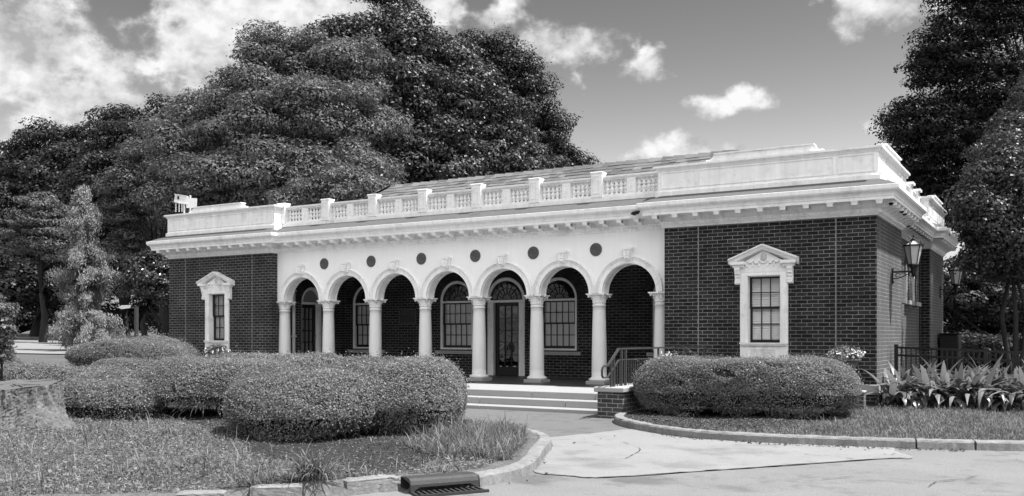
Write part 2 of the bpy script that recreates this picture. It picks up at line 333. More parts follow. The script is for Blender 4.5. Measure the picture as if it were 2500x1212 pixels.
# --- brick walls
wx = [-2.165, -18.135]
def wing(x0, x1, xc):
    m = wall(MB(), mY(0), x0, x1, 0, 3.31, [(xc-.36, xc+.36, .80, 2.18, False)], .3)
    return m
m = wing(WR, XR, wx[0]); m.add([(0, 0, 0), (0, 3.12, 0), (0, 3.12, 3.31), (0, 0, 3.31)], [(0, 1, 2, 3)]); m.add([(0, 3.12, 0), (-.23, 3.12, 0), (-.23, 3.12, 3.31), (0, 3.12, 3.31)], [(0, 1, 2, 3)])
m.add([(WR, 0, 0), (WR, 3, 0), (WR, 3, 3.31), (WR, 0, 3.31)], [(0, 1, 2, 3)]); m.build('wing_wall', 'brick', B)
m = wing(XL, WL, wx[1]); m.add([(XL, 0, 0), (XL, 11.2, 0), (XL, 11.2, 3.31), (XL, 0, 3.31)], [(0, 1, 2, 3)])
m.add([(WL, 0, 0), (WL, .3, 0), (WL, .3, 3.31), (WL, 0, 3.31)], [(0, 1, 2, 3)]); m.build('wing_wall', 'brick', B)
SD = (1.19, 2.09)                                    # the arched side door in the left wing's inner wall
m = wall(MB(), mX(WL), .3, 3.0, -.165, 3.2, [(SD[0], SD[1], -.165, 1.92, True)], .3); m.build('side_wall', 'brick', B)
pw = [-15.04, -11.785, -8.515, -5.26]; DX = -10.15
ops = [(c-.57, c+.57, .52, 1.93, True) for c in pw]+[(DX-.62, DX+.62, -.165, 1.93, True)]
wall(MB(), mY(3.0), WL, WR, -.165, 3.2, sorted(ops), .3).build('porch_wall', 'brick', B)
SW = [4.35, 5.6, 6.85]
m = wall(MB(), mX(-.23), 3.12, 8.08, -.5, 3.31, [(y-.30, y+.30, 1.80, 2.42, True) for y in SW], .25); m.build('side_wall', 'brick', B)
m = MB(); m.add([(-.23, 8.08, -.5), (0, 8.08, -.5), (0, 11.2, -.5), (XL, 11.2, -.5), (-.23, 8.08, 3.31), (0, 8.08, 3.31), (0, 11.2, 3.31), (XL, 11.2, 3.31)], [(0, 1, 5, 4), (1, 2, 6, 5), (2, 3, 7, 6)]); m.build('rear_wall', 'brick', B)
# dark rooms behind the windows, porch ceiling, roof deck
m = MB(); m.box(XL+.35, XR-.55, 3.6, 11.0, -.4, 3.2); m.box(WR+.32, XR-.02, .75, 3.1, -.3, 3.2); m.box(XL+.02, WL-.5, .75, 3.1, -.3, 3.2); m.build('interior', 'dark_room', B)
MB().box(WL, WR, .25, 3.3, 3.2, 3.3).build('porch_ceiling', 'grey_paint', B)
MB().box(XL+.05, XR-.05, .1, 11.1, 3.6, 3.86).build('roof_deck', 'shingle', B)
# foundation and water table
P0 = [(XL, 11.2), (XL, 0), (WL, 0)]; P1 = [(WR, 0), (XR, 0), (XR, 3.12)]
for P_ in (P0, P1):
    MB().sweep(P_, [(.0, 0.), (.035, 0.), (.045, -.01), (.045, -.19), (.0, -.2)]).build('water_table', 'limestone', B)
    MB().sweep(P_, [(.015, -.2), (.015, -.9)]).build('foundation', 'brick', B)
for x in (-3.56, -.755, -16.735, -19.51): MB().box(x-.009, x+.009, -.003, .05, 0, 3.29).build('wall_joint', 'mortar', B)
for y in (.35, 8.5): MB().box(-.05, .003, y-.009, y+.009, 0, 3.29).build('wall_joint', 'mortar', B)
m = MB().bbox(WL, WR, .18, .6, -.30, -.168, .01); m.build('porch_base', 'granite', B)

# --- arcade
SPR = 1.905
m = wall(MB(), mY(.23), WL, WR, SPR, 3.31, [(c-.655, c+.655, SPR-1, SPR, True) for c in sorted(AX)], .32)
m.add([(WL, .23, SPR), (WR, .23, SPR), (WR, .55, SPR), (WL, .55, SPR)], [])
for k in range(8):
    c = AX[0]+PITCH/2-k*PITCH; a = max(c-PITCH/2+.655, WL); b = min(c+PITCH/2-.655, WR); m.add([(a, .23, SPR), (b, .23, SPR), (b, .55, SPR), (a, .55, SPR)], [(0, 1, 2, 3)])
m.build('arcade_wall', 'stucco', B)
# coffered soffit frames under each arch, moulded archivolts with keystones
for i, c in enumerate(AX):
    m = MB(); f = mY(0)
    arch_band(m, f, c, SPR, [(.650, .232), (.650, .19), (.735, .182), (.742, .168), (.752, .182), (.785, .178), (.79, .15), (.808, .15), (.816, .17), (.816, .232)], 36)
    for t in (.26, .50): arch_band(m, f, c, SPR, [(.652, t), (.638, t), (.638, t+.035), (.652, t+.035)], 28)
    for k in range(1, 9):
        a = math.pi*k/9; arch_band(m, f, c, SPR, [(.652, .295), (.640, .295), (.640, .5), (.652, .5)], 2, a-.02, a+.02)
    for k in range(48):                              # beaded leaf ornament round the arch
        a = math.pi*(k+.5)/48; p = Vector((c+.768*math.cos(a), .170, SPR+.768*math.sin(a)))
        arch_band(m, f, c, SPR, [(.757, .184), (.762, .160), (.776, .160), (.782, .184)], 1, a-.02, a+.02)
    ar = m.build('archivolt', 'white_paint', B)
    if i == 0:
        m = MB(); tz = lambda a, b, t: (c+a, t, b)
        m.prism([(-.07, 2.63), (.07, 2.63), (.095, 2.85), (-.095, 2.85)], tz, .10, .22)
        m.prism([(-.11, 2.85), (.11, 2.85), (.135, 2.885), (.135, 2.905), (-.135, 2.905), (-.135, 2.885)], tz, .075, .228)
        m.prism([(-.045, 2.66), (.045, 2.66), (.06, 2.82), (-.06, 2.82)], tz, .075, .10)
        for s_ in (-1, 1):
            m.tube([(c+s_*.075, .085, 2.84), (c+s_*.062, .075, 2.75), (c+s_*.05, .08, 2.67)], .014, 6)
        for zz, rr in ((2.80, .028), (2.74, .03), (2.67, .026)): m.lathe([(0, -rr), (rr*.8, -rr*.5), (rr, 0), (rr*.8, rr*.5), (0, rr)], c, .075, 8, zz)
        ks = m.build('keystone', 'white_paint', ar)
    else:
        k2 = ks.copy(); COL.objects.link(k2); k2.parent = ar; k2.location = (-PITCH*i, 0, 0)

# --- columns
def capital_mesh(x, y):
    m = MB(); z0, z1 = 1.69, 1.90
    m.lathe([(.150, 0), (.162, .006), (.165, .014), (.150, .022), (.142, .03), (.146, .1), (.165, .15), (.19, .17)], x, y, 24, z0)
    ab = []
    for k in range(4):
        a = math.pi/2*k
        for q in (-.88, -.4, 0, .4, .88):
            r = .225-.035*math.cos(q*1.6); ab.append((r*math.cos(a)-.235*q*math.sin(a), r*math.sin(a)+.235*q*math.cos(a)))
    m.prism(ab, lambda a, b, t: (x+a, y+b, t), 1.868, 1.885); m.prism([(a*1.07, b*1.07) for a, b in ab], lambda a, b, t: (x+a, y+b, t), 1.885, 1.903)
    for row, (n, zb, h, r0, w) in enumerate(((8, 1.715, .075, .147, .075), (8, 1.745, .10, .150, .07))):
        for k in range(n):
            a = 2*math.pi*(k+.5*row)/n; ca, sa = math.cos(a), math.sin(a)
            pr = [(r0, 0, w*.8), (r0+.008, h*.5, w), (r0+.022, h*.85, w*.85), (r0+.048, h, w*.55), (r0+.055, h*.86, w*.3)]
            vs = []
            for r, z, ww in pr:
                for q in (-.5, 0, .5): rr = r+(.010 if q == 0 else 0); vs.append((x+rr*ca-ww*q*sa, y+rr*sa+ww*q*ca, zb+z))
            m.add(vs, [(i*3+j, i*3+j+1, i*3+j+4, i*3+j+3) for i in range(4) for j in range(2)])
    for k in range(4):
        a = math.pi/4+math.pi/2*k; p = [(.16, 1.80), (.20, 1.835), (.245, 1.862), (.272, 1.852), (.272, 1.825), (.25, 1.82), (.245, 1.838)]
        m.tube([(x+r*math.cos(a), y+r*math.sin(a), z) for r, z in p], [.012, .016, .02, .02, .018, .014, .01], 6)
    for k in range(4):
        a = math.pi/2*k; m.lathe([(0, -.02), (.022, -.01), (.026, .005), (.015, .02), (0, .024)], x+.215*math.cos(a), y+.215*math.sin(a), 8, 1.88)
    return m
def shaft_mesh(x, y):
    m = MB(); pr = [(.182, .0), (.176, .012), (.174, .03)]
    for k in range(13):
        t = k/12; pr.append((.174-.030*t**1.7, .03+t*1.60))
    pr += [(.158, 1.635), (.163, 1.645), (.158, 1.658), (.146, 1.662), (.146, 1.70)]
    return m.lathe(pr, x, y, 32, -.015)
def base_mesh(x, y):
    m = MB(); m.lathe([(.225, 0), (.238, .012), (.242, .03), (.236, .05), (.21, .062), (.196, .068), (.19, .08)], x, y, 32, -.088); return m
COLY = .40
X0 = CXS[0]
for k in range(8):
    if k == 0:
        c0 = shaft_mesh(X0, COLY).build('column', 'column_white', B); base_mesh(X0, COLY).build('base', 'column_white', c0)
        capital_mesh(X0, COLY).build('capital', 'white_paint', c0)
        MB().bbox(X0-.235, X0+.235, COLY-.235, COLY+.235, -.172, -.09, .008).build('plinth', 'granite', c0)
    elif k < 7: dup(c0, B, (-PITCH*k, 0, 0))
    else: dup(c0, B, (PITCH-.12, 0, 0))

# --- medallions
m = MB(); m.prism([(.150*math.cos(2*math.pi*k/40), .150*math.sin(2*math.pi*k/40)) for k in range(40)], lambda a, b, t: (X0+a, t, 2.90+b), .215, .24)
m0 = m.build('medallion', 'marble', B)
for k in range(1, 6): dup(m0, B, (-PITCH*k, 0, 0))

# --- entablature
ENT = [(XL, 11.2), (XL, 0), (WL, 0), (WL, .23), (WR, .23), (WR, 0), (0, 0), (0, 3.12), (-.23, 3.12), (-.23, 8.08), (0, 8.08), (0, 11.2)]
MB().sweep(ENT, [(0, 3.26), (.025, 3.27), (.03, 3.295), (.05, 3.30), (.062, 3.33), (.075, 3.372), (.09, 3.376), (.09, 3.386), (.045, 3.39), (.045, 3.507), (.36, 3.51), (.36, 3.565), (.372, 3.572), (.378, 3.60), (.40, 3.635),
    (.435, 3.66), (.45, 3.675), (.45, 3.69), (.462, 3.692), (.462, 3.768), (.44, 3.775), (.40, 3.775)]).build('cornice', 'white_paint', B)
MB().sweep(ENT, [(.445, 3.772), (-.16, 4.05)]).build('eave_shingles', 'shingle', B)
for a, b in zip(ENT, ENT[1:]):
    m = MB()
    A_, B_ = Vector((*a, 0)), Vector((*b, 0)); d = (B_-A_); Ln = d.length; d.normalize(); n_ = Vector((d.y, -d.x, 0))
    if Ln < .5 or a[0] == XL and b[0] == XL or b == (0, 11.2): continue
    k = int(Ln/.083)
    for i in range(k+1):
        p = A_+d*(Ln*i/k)+n_*.058+Vector((0, 0, 3.338))
        ring = [(math.cos(q*math.pi/3), math.sin(q*math.pi/3)) for q in range(6)]
        m.add([p+d*(.027*x_)+Vector((0, 0, .034*z_)) for x_, z_ in ring]+[p+n_*.03+d*(.014*x_)+Vector((0, 0, .02*z_-.006)) for x_, z_ in ring], [(q, (q+1) % 6, 6+(q+1) % 6, 6+q) for q in range(6)]+[(6, 7, 8, 9, 10, 11)], True)
        p = p+d*(Ln/k/2)
        m.add([p+d*.006+Vector((0, 0, .03)), p-d*.006+Vector((0, 0, .03)), p+n_*.022+Vector((0, 0, .02)), p+n_*.02+Vector((0, 0, -.03))], [(0, 1, 2), (0, 2, 3), (1, 2, 3)])
    m.build('egg_and_dart_moulding', 'white_paint', B)
sc_ = [(.045, 3.40), (.085, 3.388), (.125, 3.392), (.16, 3.412), (.21, 3.432), (.26, 3.432), (.30, 3.428), (.33, 3.436), (.338, 3.46), (.335, 3.508), (.045, 3.508)]
def mod_mesh(f):
    m = MB(); m.prism(sc_, lambda a, b, t: f(t, a, b), -.055, .055)
    m.prism([(.045, 3.488), (.350, 3.488), (.350, 3.509), (.045, 3.509)], lambda a, b, t: f(t, a, b), -.065, .065)
    for t in (-.055, .045): m.prism([(.25+.075*math.cos(2*math.pi*k/10)*.6, 3.462+.05*math.sin(2*math.pi*k/10)*.6) for k in range(10)], lambda a, b, s: f(s, a, b), t, t+.01)
    return m
mA = mod_mesh(lambda s, o, z: (s, -o, z)); mB_ = mod_mesh(lambda s, o, z: (o, s, z))
pts = [(WR-.10+i*(4.52/10)-.0, 0) for i in range(11)]+[(XL-.10+i*(4.40/10), 0) for i in range(11)]+[(WL+.62+i*(10.42/25), .23) for i in range(26)]
first = mA.build('modillion', 'white_paint', B); first.location = (pts[0][0], pts[0][1], 0)
for x, y in pts[1:]: dup(first, B, (x, y, 0))
pts = [(0, .1+i*.44) for i in range(8)]+[(-.23, 3.7+i*.44) for i in range(10)]+[(0, 8.1+i*.44) for i in range(8)]
firstX = mB_.build('modillion', 'white_paint', B); firstX.location = (pts[0][0], pts[0][1], 0)
for x, y in pts[1:]: dup(firstX, B, (x, y, 0))

# --- parapets over the wings
PP = [(.07, 3.88), (.07, 4.03), (.055, 4.045), (.035, 4.06), (.03, 4.075), (.03, 4.47), (.045, 4.478), (.055, 4.50), (.085, 4.53), (.11, 4.545), (.11, 4.588), (-.17, 4.60), (-.17, 3.88)]
def frames(m, f, s0, s1, z0, z1):                    # raised moulding round a panel
    for a, b, c, d in ((s0, s1, z0, z0+.022), (s0, s1, z1-.022, z1), (s0, s0+.022, z0+.022, z1-.022), (s1-.022, s1, z0+.022, z1-.022)): mbox(m, f, a, b, -.014, .01, c, d)
def parapet(path, panels, humps):
    par = MB().sweep(path, PP).build('parapet', 'white_paint', B)
    m = MB()
    for f, s0, s1 in panels: frames(m, f, s0, s1, 4.10, 4.455)
    m.build('panel_moulding', 'white_paint', par)
    for f, s0, s1 in humps:
        m = MB(); mbox(m, f, s0, s1, -.02, .12, 4.585, 4.725); mbox(m, f, s0-.03, s1+.03, -.05, .15, 4.725, 4.752)
        for e, sg in ((s0, -1), (s1, 1)):
            q = [(0, 4.592), (.21, 4.592), (.215, 4.615), (.19, 4.635), (.15, 4.63), (.11, 4.64), (.07, 4.675), (.045, 4.72), (0, 4.722)]
            m.prism(q, lambda a, b, t: f(e+sg*a, t, b), -.01, .08)
        m.build('parapet_crest', 'white_paint', par)
    return par
parapet([(WR-.11, .55), (WR-.11, 0), (0, 0), (0, 3.55), (-.6, 3.55)], [(mY(-.03), WR-.06, -3.60), (mY(-.03), -3.53, -.79), (mY(-.03), -.72, -.03), (mX(.03), .03, .5), (mX(.03), .57, 2.9), (mX(.03), 2.97, 3.5)], [(mY(-.03), -3.167, -1.19), (mX(.03), .70, 2.6)])
parapet([(XL, 4), (XL, 0), (WL+.11, 0), (WL+.11, .55)], [(mY(-.03), XL+.03, -19.50), (mY(-.03), -19.43, -16.77), (mY(-.03), -16.70, WL+.08)], [(mY(-.03), -19.11, -17.135)])
parapet([(-.6, 7.6), (0, 7.6), (0, 11.2), (-6, 11.2)], [(mX(.03), 7.65, 8.2), (mX(.03), 8.3, 10.6), (mY(7.57), -.55, -.03)], [(mX(.03), 8.6, 10.4)])

# --- balustrade over the arcade
y0 = .42
m = MB()
m.box(WL+.16, WR-.16, y0-.15, y0+.15, 3.85, 4.085); m.box(WL+.16, WR-.16, y0-.10, y0+.10, 4.085, 4.14)
bal = None
mr_ = [(-.085, 4.482), (.085, 4.482), (.085, 4.495), (.11, 4.51), (.125, 4.53), (.125, 4.565), (.0, 4.58), (-.125, 4.565), (-.125, 4.53), (-.11, 4.51), (-.085, 4.495)]
m.prism(mr_, lambda a, b, t: (t, y0+a, b), WL+.16, WR-.16)
bal = m.build('balustrade', 'white_paint', B)
def pedestal(x):
    m = MB(); m.box(x-.135, x+.135, y0-.165, y0+.05, 4.087, 4.625); m.box(x-.145, x+.145, y0-.175, y0+.06, 4.625, 4.642); m.bbox(x-.157, x+.157, y0-.187, y0+.07, 4.642, 4.67, .010)
    for a, b, c, d in ((-.085, .085, 4.17, 4.19), (-.085, .085, 4.56, 4.58), (-.085, -.068, 4.19, 4.56), (.068, .085, 4.19, 4.56)): m.box(x+a, x+b, y0-.176, y0-.16, c, d)
    return m
pd = pedestal(X0).build('pedestal', 'white_paint', bal)
for k in range(1, 7): dup(pd, bal, (-PITCH*k, 0, 0))
m = MB(); xm = AX[0]; m.box(xm-.105, xm+.105, y0-.09, y0+.09, 4.141, 4.481)
for a, b, c, d in ((-.06, .06, 4.18, 4.195), (-.06, .06, 4.43, 4.445), (-.06, -.047, 4.195, 4.43), (.047, .06, 4.195, 4.43)): m.box(xm+a, xm+b, y0-.099, y0-.085, c, d)
mp_ = m.build('middle_pier', 'white_paint', bal)
for k in range(1, 7): dup(mp_, bal, (-PITCH*k, 0, 0))
bp = [(.044, 0), (.044, .022), (.03, .03), (.025, .045), (.036, .075), (.047, .105), (.044, .125), (.03, .14), (.026, .15), (.03, .16), (.044, .175), (.047, .195), (.036, .225), (.025, .255), (.03, .27), (.044, .278), (.044, .302)]
b0 = None
for k in range(7):
    for sg in (-1, 1):
        for i in range(5):
            x = AX[k]+sg*(.105+.057+i*.114)
            if b0 is None: bx0 = x; b0 = MB().lathe([(r, z*1.135) for r, z in bp], x, y0, 12, 4.14).build('baluster', 'white_paint', bal)
            else: dup(b0, bal, (x-bx0, 0, 0))
# side balustrade
m = MB(); m.box(-.42, -.12, 3.6, 7.6, 3.85, 4.085); m.box(-.37, -.17, 3.6, 7.6, 4.085, 4.14); m.prism(mr_, lambda a, b, t: (-.27+a, t, b), 3.6, 7.6)
for y in (4.35, 5.6, 6.85): m.box(-.43, -.11, y-.14, y+.14, 4.06, 4.62); m.box(-.48, -.06, y-.19, y+.19, 4.62, 4.68)
sb = m.build('side_balustrade', 'white_paint', B)
for i in range(24):
    y = 3.75+i*.16
    if min(abs(y-q) for q in (4.35, 5.6, 6.85)) > .17: dup(b0, sb, (-.27-bx0, y-y0, 0))

# --- slate roof
m = MB(); E0, E1 = (.95, 4.02), (3.0, 5.37); RL, RRt = -14.2, -3.75; SL = math.hypot(E1[0]-E0[0], E1[1]-E0[1]); rows = 13
for r in range(rows):
    t0, t1 = r/rows, (r+1)/rows+.02; hipL = RL-(1-t0)*1.3; x = hipL-.1*random.random()
    while x < RRt+(1-t0)*1.5:
        w = random.uniform(.17, .34); ya, za = E0[0]+(E1[0]-E0[0])*t0, E0[1]+(E1[1]-E0[1])*t0; yb, zb = E0[0]+(E1[0]-E0[0])*t1, E0[1]+(E1[1]-E0[1])*t1
        lift = .022+random.uniform(-.006, .01); j = random.uniform(-.012, .012)
        m.add([(x, ya+j, za+lift+j), (x+w-.006, ya+j, za+lift+j), (x+w-.006, yb, zb+.004), (x, yb, zb+.004), (x, ya+j, za+j-.004), (x+w-.006, ya+j, za+j-.004)], [(0, 1, 2, 3), (0, 4, 5, 1), (0, 3, 4), (1, 5, 2)]); x += w
x = RL-.05
while x < RRt:                                       # ridge slates
    w = random.uniform(.28, .36); m.add([(x, 2.86, 5.30), (x+w, 2.86, 5.285), (x+w, 3.0, 5.40), (x, 3.0, 5.425), (x+w, 3.16, 5.28), (x, 3.16, 5.29)], [(0, 1, 2, 3), (3, 2, 4, 5)]); x += w-.01
for k in range(14):                                  # left hip slates
    t = k/14; p = Vector((RL-1.3*(1-t), .95+2.05*t, 4.04+1.36*t)); q = Vector((RL-1.3*(1-t-.09), .95+2.05*(t+.09), 4.04+1.36*(t+.09)))
    m.add([p+Vector((-.1, .1, 0)), p+Vector((.1, -.1, 0)), q+Vector((.1, -.1, 0)), q+Vector((-.1, .1, 0))], [(0, 1, 2, 3)])
m.add([(RL-1.3, .95, 3.98), (RL, 3.0, 5.36), (RL-1.3, 5.0, 3.98), (RRt+1.5, .95, 3.98), (RRt, 3.0, 5.36), (RRt+1.5, 5.0, 3.98)], [(0, 1, 2), (3, 5, 4), (0, 3, 4, 1), (1, 4, 5, 2)])
m.build('roof', 'slate', B)

# --- wing windows with pediments
def pediment_window(xc):
    f = mY(0); m = MB()
    for s0, s1 in ((-.487, -.33), (.33, .487)): m.box(xc+s0, xc+s1, -.045, .04, .30, 2.24); m.box(xc+s0+.02 if s0 < 0 else xc+s0+.03, xc+s1-.03 if s0 < 0 else xc+s1-.02, -.06, -.044, .81, 2.20)
    m.box(xc-.33, xc+.33, -.045, .04, 2.165, 2.24); m.box(xc-.33, xc+.33, -.059, -.044, 2.168, 2.20)
    for s0, s1 in ((-.36, -.326), (.326, .36)): m.box(xc+s0, xc+s1, .041, .28, .80, 2.18)
    m.box(xc-.326, xc+.326, .03, .28, 2.15, 2.18)
    w = m.build('pediment_window', 'white_paint', B)
    m = MB()                                         # pediment
    m.box(xc-.487, xc+.487, -.05, .03, 2.241, 2.36); m.add([(xc-.58, -.05, 2.36), (xc+.58, -.05, 2.36), (xc, -.05, 2.68)], [(0, 1, 2)])
    rk = [(.0, 2.375), (.02, 2.40), (.14, 2.42), (.17, 2.47), (.20, 2.50), (.20, 2.525), (.0, 2.535)]
    for s in (-1, 1):
        n = len(rk); vs = [(xc+s*.70*1.0, -.0-a, b-.01) for a, b in rk]+[(xc, -a, b+.275) for a, b in rk]
        m.add(vs, [(i, (i+1) % n, n+(i+1) % n, n+i) for i in range(n)]+[tuple(range(n)), tuple(range(n, 2*n))])
        a, b = sorted((xc+s*.36, xc+s*.665)); m.box(a, b, -.17, .0, 2.40, 2.462); a, b = sorted((xc+s*.39, xc+s*.625)); m.box(a, b, -.12, .0, 2.345, 2.40)
    m.build('pediment', 'white_paint', w)
    m = MB()                                         # festoons with an oval in the middle
    m.lathe([(0, -.03), (.05, -.02), (.062, 0), (.05, .02), (0, .03)], 0, 0, 16)
    m.v = [(xc+x*1.0, -.055-abs(z)*.5, 2.535+y*1.25) for x, y, z in m.v]
    for s in (-1, 1):
        for a, b, dr in ((.075, .20, .07), (.20, .34, .05)):
            m.tube([(xc+s*(a+(b-a)*t), -.065, 2.49-.02*a-dr*4*t*(1-t)) for t in (0, .25, .5, .75, 1)], [.01, .02, .024, .02, .01], 6)
        for a in (.09, .215, .34): m.tube([(xc+s*a, -.06, 2.49), (xc+s*(a+.01), -.065, 2.42), (xc+s*a, -.06, 2.36)], [.008, .012, .022], 6)
    m.tube([(xc-.08, -.06, 2.49), (xc-.045, -.068, 2.44), (xc, -.07, 2.42), (xc+.045, -.068, 2.44), (xc+.08, -.06, 2.49)], .014, 6)
    m.build('festoon', 'white_paint', w)
    cs = [(0, 2.345), (.115, 2.345), (.12, 2.30), (.10, 2.25), (.075, 2.17), (.065, 2.10), (.085, 2.06), (.085, 2.02), (.06, 1.995), (0, 1.99)]
    for s in (-1, 1):
        m = MB(); c = xc+s*.535; m.prism(cs, lambda a, b, t: (c+t, -a, b), -.055, .055)
        for zz in (2.29, 2.22, 2.15, 2.08):
            for q in (-1, 0, 1): m.lathe([(0, -.02), (.016, -.01), (.018, .005), (0, .02)], c+q*.03, -.10 if zz > 2.2 else -.078, 6, zz)
        m.build('console', 'white_paint', w)
    m = MB(); m.box(xc-.49, xc+.49, -.10, .28, .775, .80); m.box(xc-.475, xc+.475, -.085, -.04, .745, .775); m.build('sill', 'white_paint', w)
    m = MB(); m.box(xc-.329, xc+.329, -.03, .04, .30, .745); m.box(xc-.26, xc+.26, -.045, -.031, .34, .36); m.box(xc-.26, xc+.26, -.045, -.031, .66, .68)
    for i in range(15): m.box(xc-.245+i*.034, xc-.23+i*.034, -.045, -.031, .36, .66)
    m.build('apron_panel', 'white_paint', w)
    m = MB(); X = lambda a: xc+a
    for zb, zt, y in ((1.50, 2.15, .10), (.805, 1.53, .14)):
        for s in (-1, 1): a, b = sorted((X(s*.325), X(s*.285))); m.box(a, b, y, y+.035, zb, zt)
        lo = .06 if zb < 1 else .035
        m.box(X(-.285), X(.285), y+.001, y+.034, zb, zb+lo); m.box(X(-.285), X(.285), y+.001, y+.034, zt-.035, zt)
        for q in (-.095, .095): m.box(X(q-.009), X(q+.009), y+.008, y+.03, zb+lo, zt-.035)
        zm = (zb+lo+zt-.035)/2; m.box(X(-.285), X(.285), y+.010, y+.028, zm-.009, zm+.009)
    m.build('sash', 'dark_sash', w)
    MB().add([(X(-.32), .165, .81), (X(.32), .165, .81), (X(.32), .165, 2.15), (X(-.32), .165, 2.15)], [(0, 1, 2, 3)]).build('glass_pane', 'glass', w)
    blind(w, lambda s, t, z: (xc+s, t, z), -.33, .33, .195, .80, 2.18)
def blind(par, f, s0, s1, t, z0, z1, pitch=.05, tilt=.02):
    m = MB(); z = z0
    while z < z1: m.add([f(s0, t-tilt, z), f(s1, t-tilt, z), f(s1, t+tilt, z+pitch*1.05), f(s0, t+tilt, z+pitch*1.05)], [(0, 1, 2, 3)]); z += pitch
    m.build('blind', 'blind', par)
for x in wx: pediment_window(x)

# --- arched windows, doors of the porch
def voussoirs(m, f, c, z, r0, r1, n=26):
    for k in range(n):
        a = math.pi*k/n; b = math.pi*(k+1)/n-.012
        arch_band(m, f, c, z, [(r0, -.006), (r1, -.006), (r1, .01), (r0, .01)], 1, a+.006, b)
def fanlight(par, f, c, z, r, t):
    m = MB(); arch_band(m, f, c, z, [(r-.03, t-.015), (r, t-.015), (r, t+.015), (r-.03, t+.015)], 24); mbox(m, f, c-r, c+r, t-.016, t+.016, z-.005, z+.03)
    for rr in (r*.28, r*.62): arch_band(m, f, c, z, [(rr-.008, t-.01), (rr+.008, t-.01), (rr+.008, t+.01), (rr-.008, t+.01)], 20)
    for k in range(1, 8):
        a = math.pi*k/8; m.bar(f(c+r*.28*math.cos(a), t, z+r*.28*math.sin(a)), f(c+(r-.02)*math.cos(a), t, z+(r-.02)*math.sin(a)), .014)
    fo = m.build('fanlight', 'dark_sash', par)
    g = MB().add([f(c+r*math.cos(math.pi*k/24), t+.012, z+r*math.sin(math.pi*k/24)) for k in range(25)], [tuple(range(25))]); g.build('glass_pane', 'fan_glass', par)
def arched_window(f, c, cols=5):
    m = MB(); arch_band(m, f, c, 1.93, [(.495, .03), (.53, .02), (.568, .03), (.568, .25), (.495, .25)], 28)
    for s in (-1, 1): a, b = sorted((c+s*.495, c+s*.568)); mbox(m, f, a, b, .03, .25, .55, 1.93); a, b = sorted((c+s*.525, c+s*.54)); mbox(m, f, a, b, .02, .03, .55, 1.93)
    mbox(m, f, c-.494, c+.494, .04, .2, 1.875, 1.93); mbox(m, f, c-.494, c+.494, .05, .2, .55, .60); w = m.build('arched_window', 'white_paint', B)
    m = MB(); voussoirs(m, f, c, 1.93, .575, .84); m.build('brick_arch', 'brick_plain', w)
    m = MB(); mbox(m, f, c-.70, c+.70, -.06, .2, .425, .518); m.build('sill', 'limestone', w)
    m = MB()
    for zb, zt, t in ((1.26, 1.875, .07), (.60, 1.29, .11)):
        for s in (-1, 1): a, b = sorted((c+s*.494, c+s*.455)); mbox(m, f, a, b, t, t+.035, zb, zt)
        lo = .07 if zb < 1 else .035
        mbox(m, f, c-.455, c+.455, t+.001, t+.034, zb, zb+lo); mbox(m, f, c-.455, c+.455, t+.001, t+.034, zt-.035, zt)
        for q in range(1, cols): x = c-.455+.91*q/cols; mbox(m, f, x-.009, x+.009, t+.008, t+.03, zb+lo, zt-.035)
        zm = (zb+lo+zt-.035)/2; mbox(m, f, c-.455, c+.455, t+.010, t+.028, zm-.009, zm+.009)
    m.build('sash', 'dark_sash', w)
    m = MB(); m.add([f(c-.48, .135, .61), f(c+.48, .135, .61), f(c+.48, .135, 1.87), f(c-.48, .135, 1.87)], [(0, 1, 2, 3)]); m.build('glass_pane', 'glass', w)
    fanlight(w, f, c, 1.93, .494, .08); blind(w, f, c-.49, c+.49, .165, .60, 1.87, tilt=-.016)
for c in pw: arched_window(mY(3.0), c)
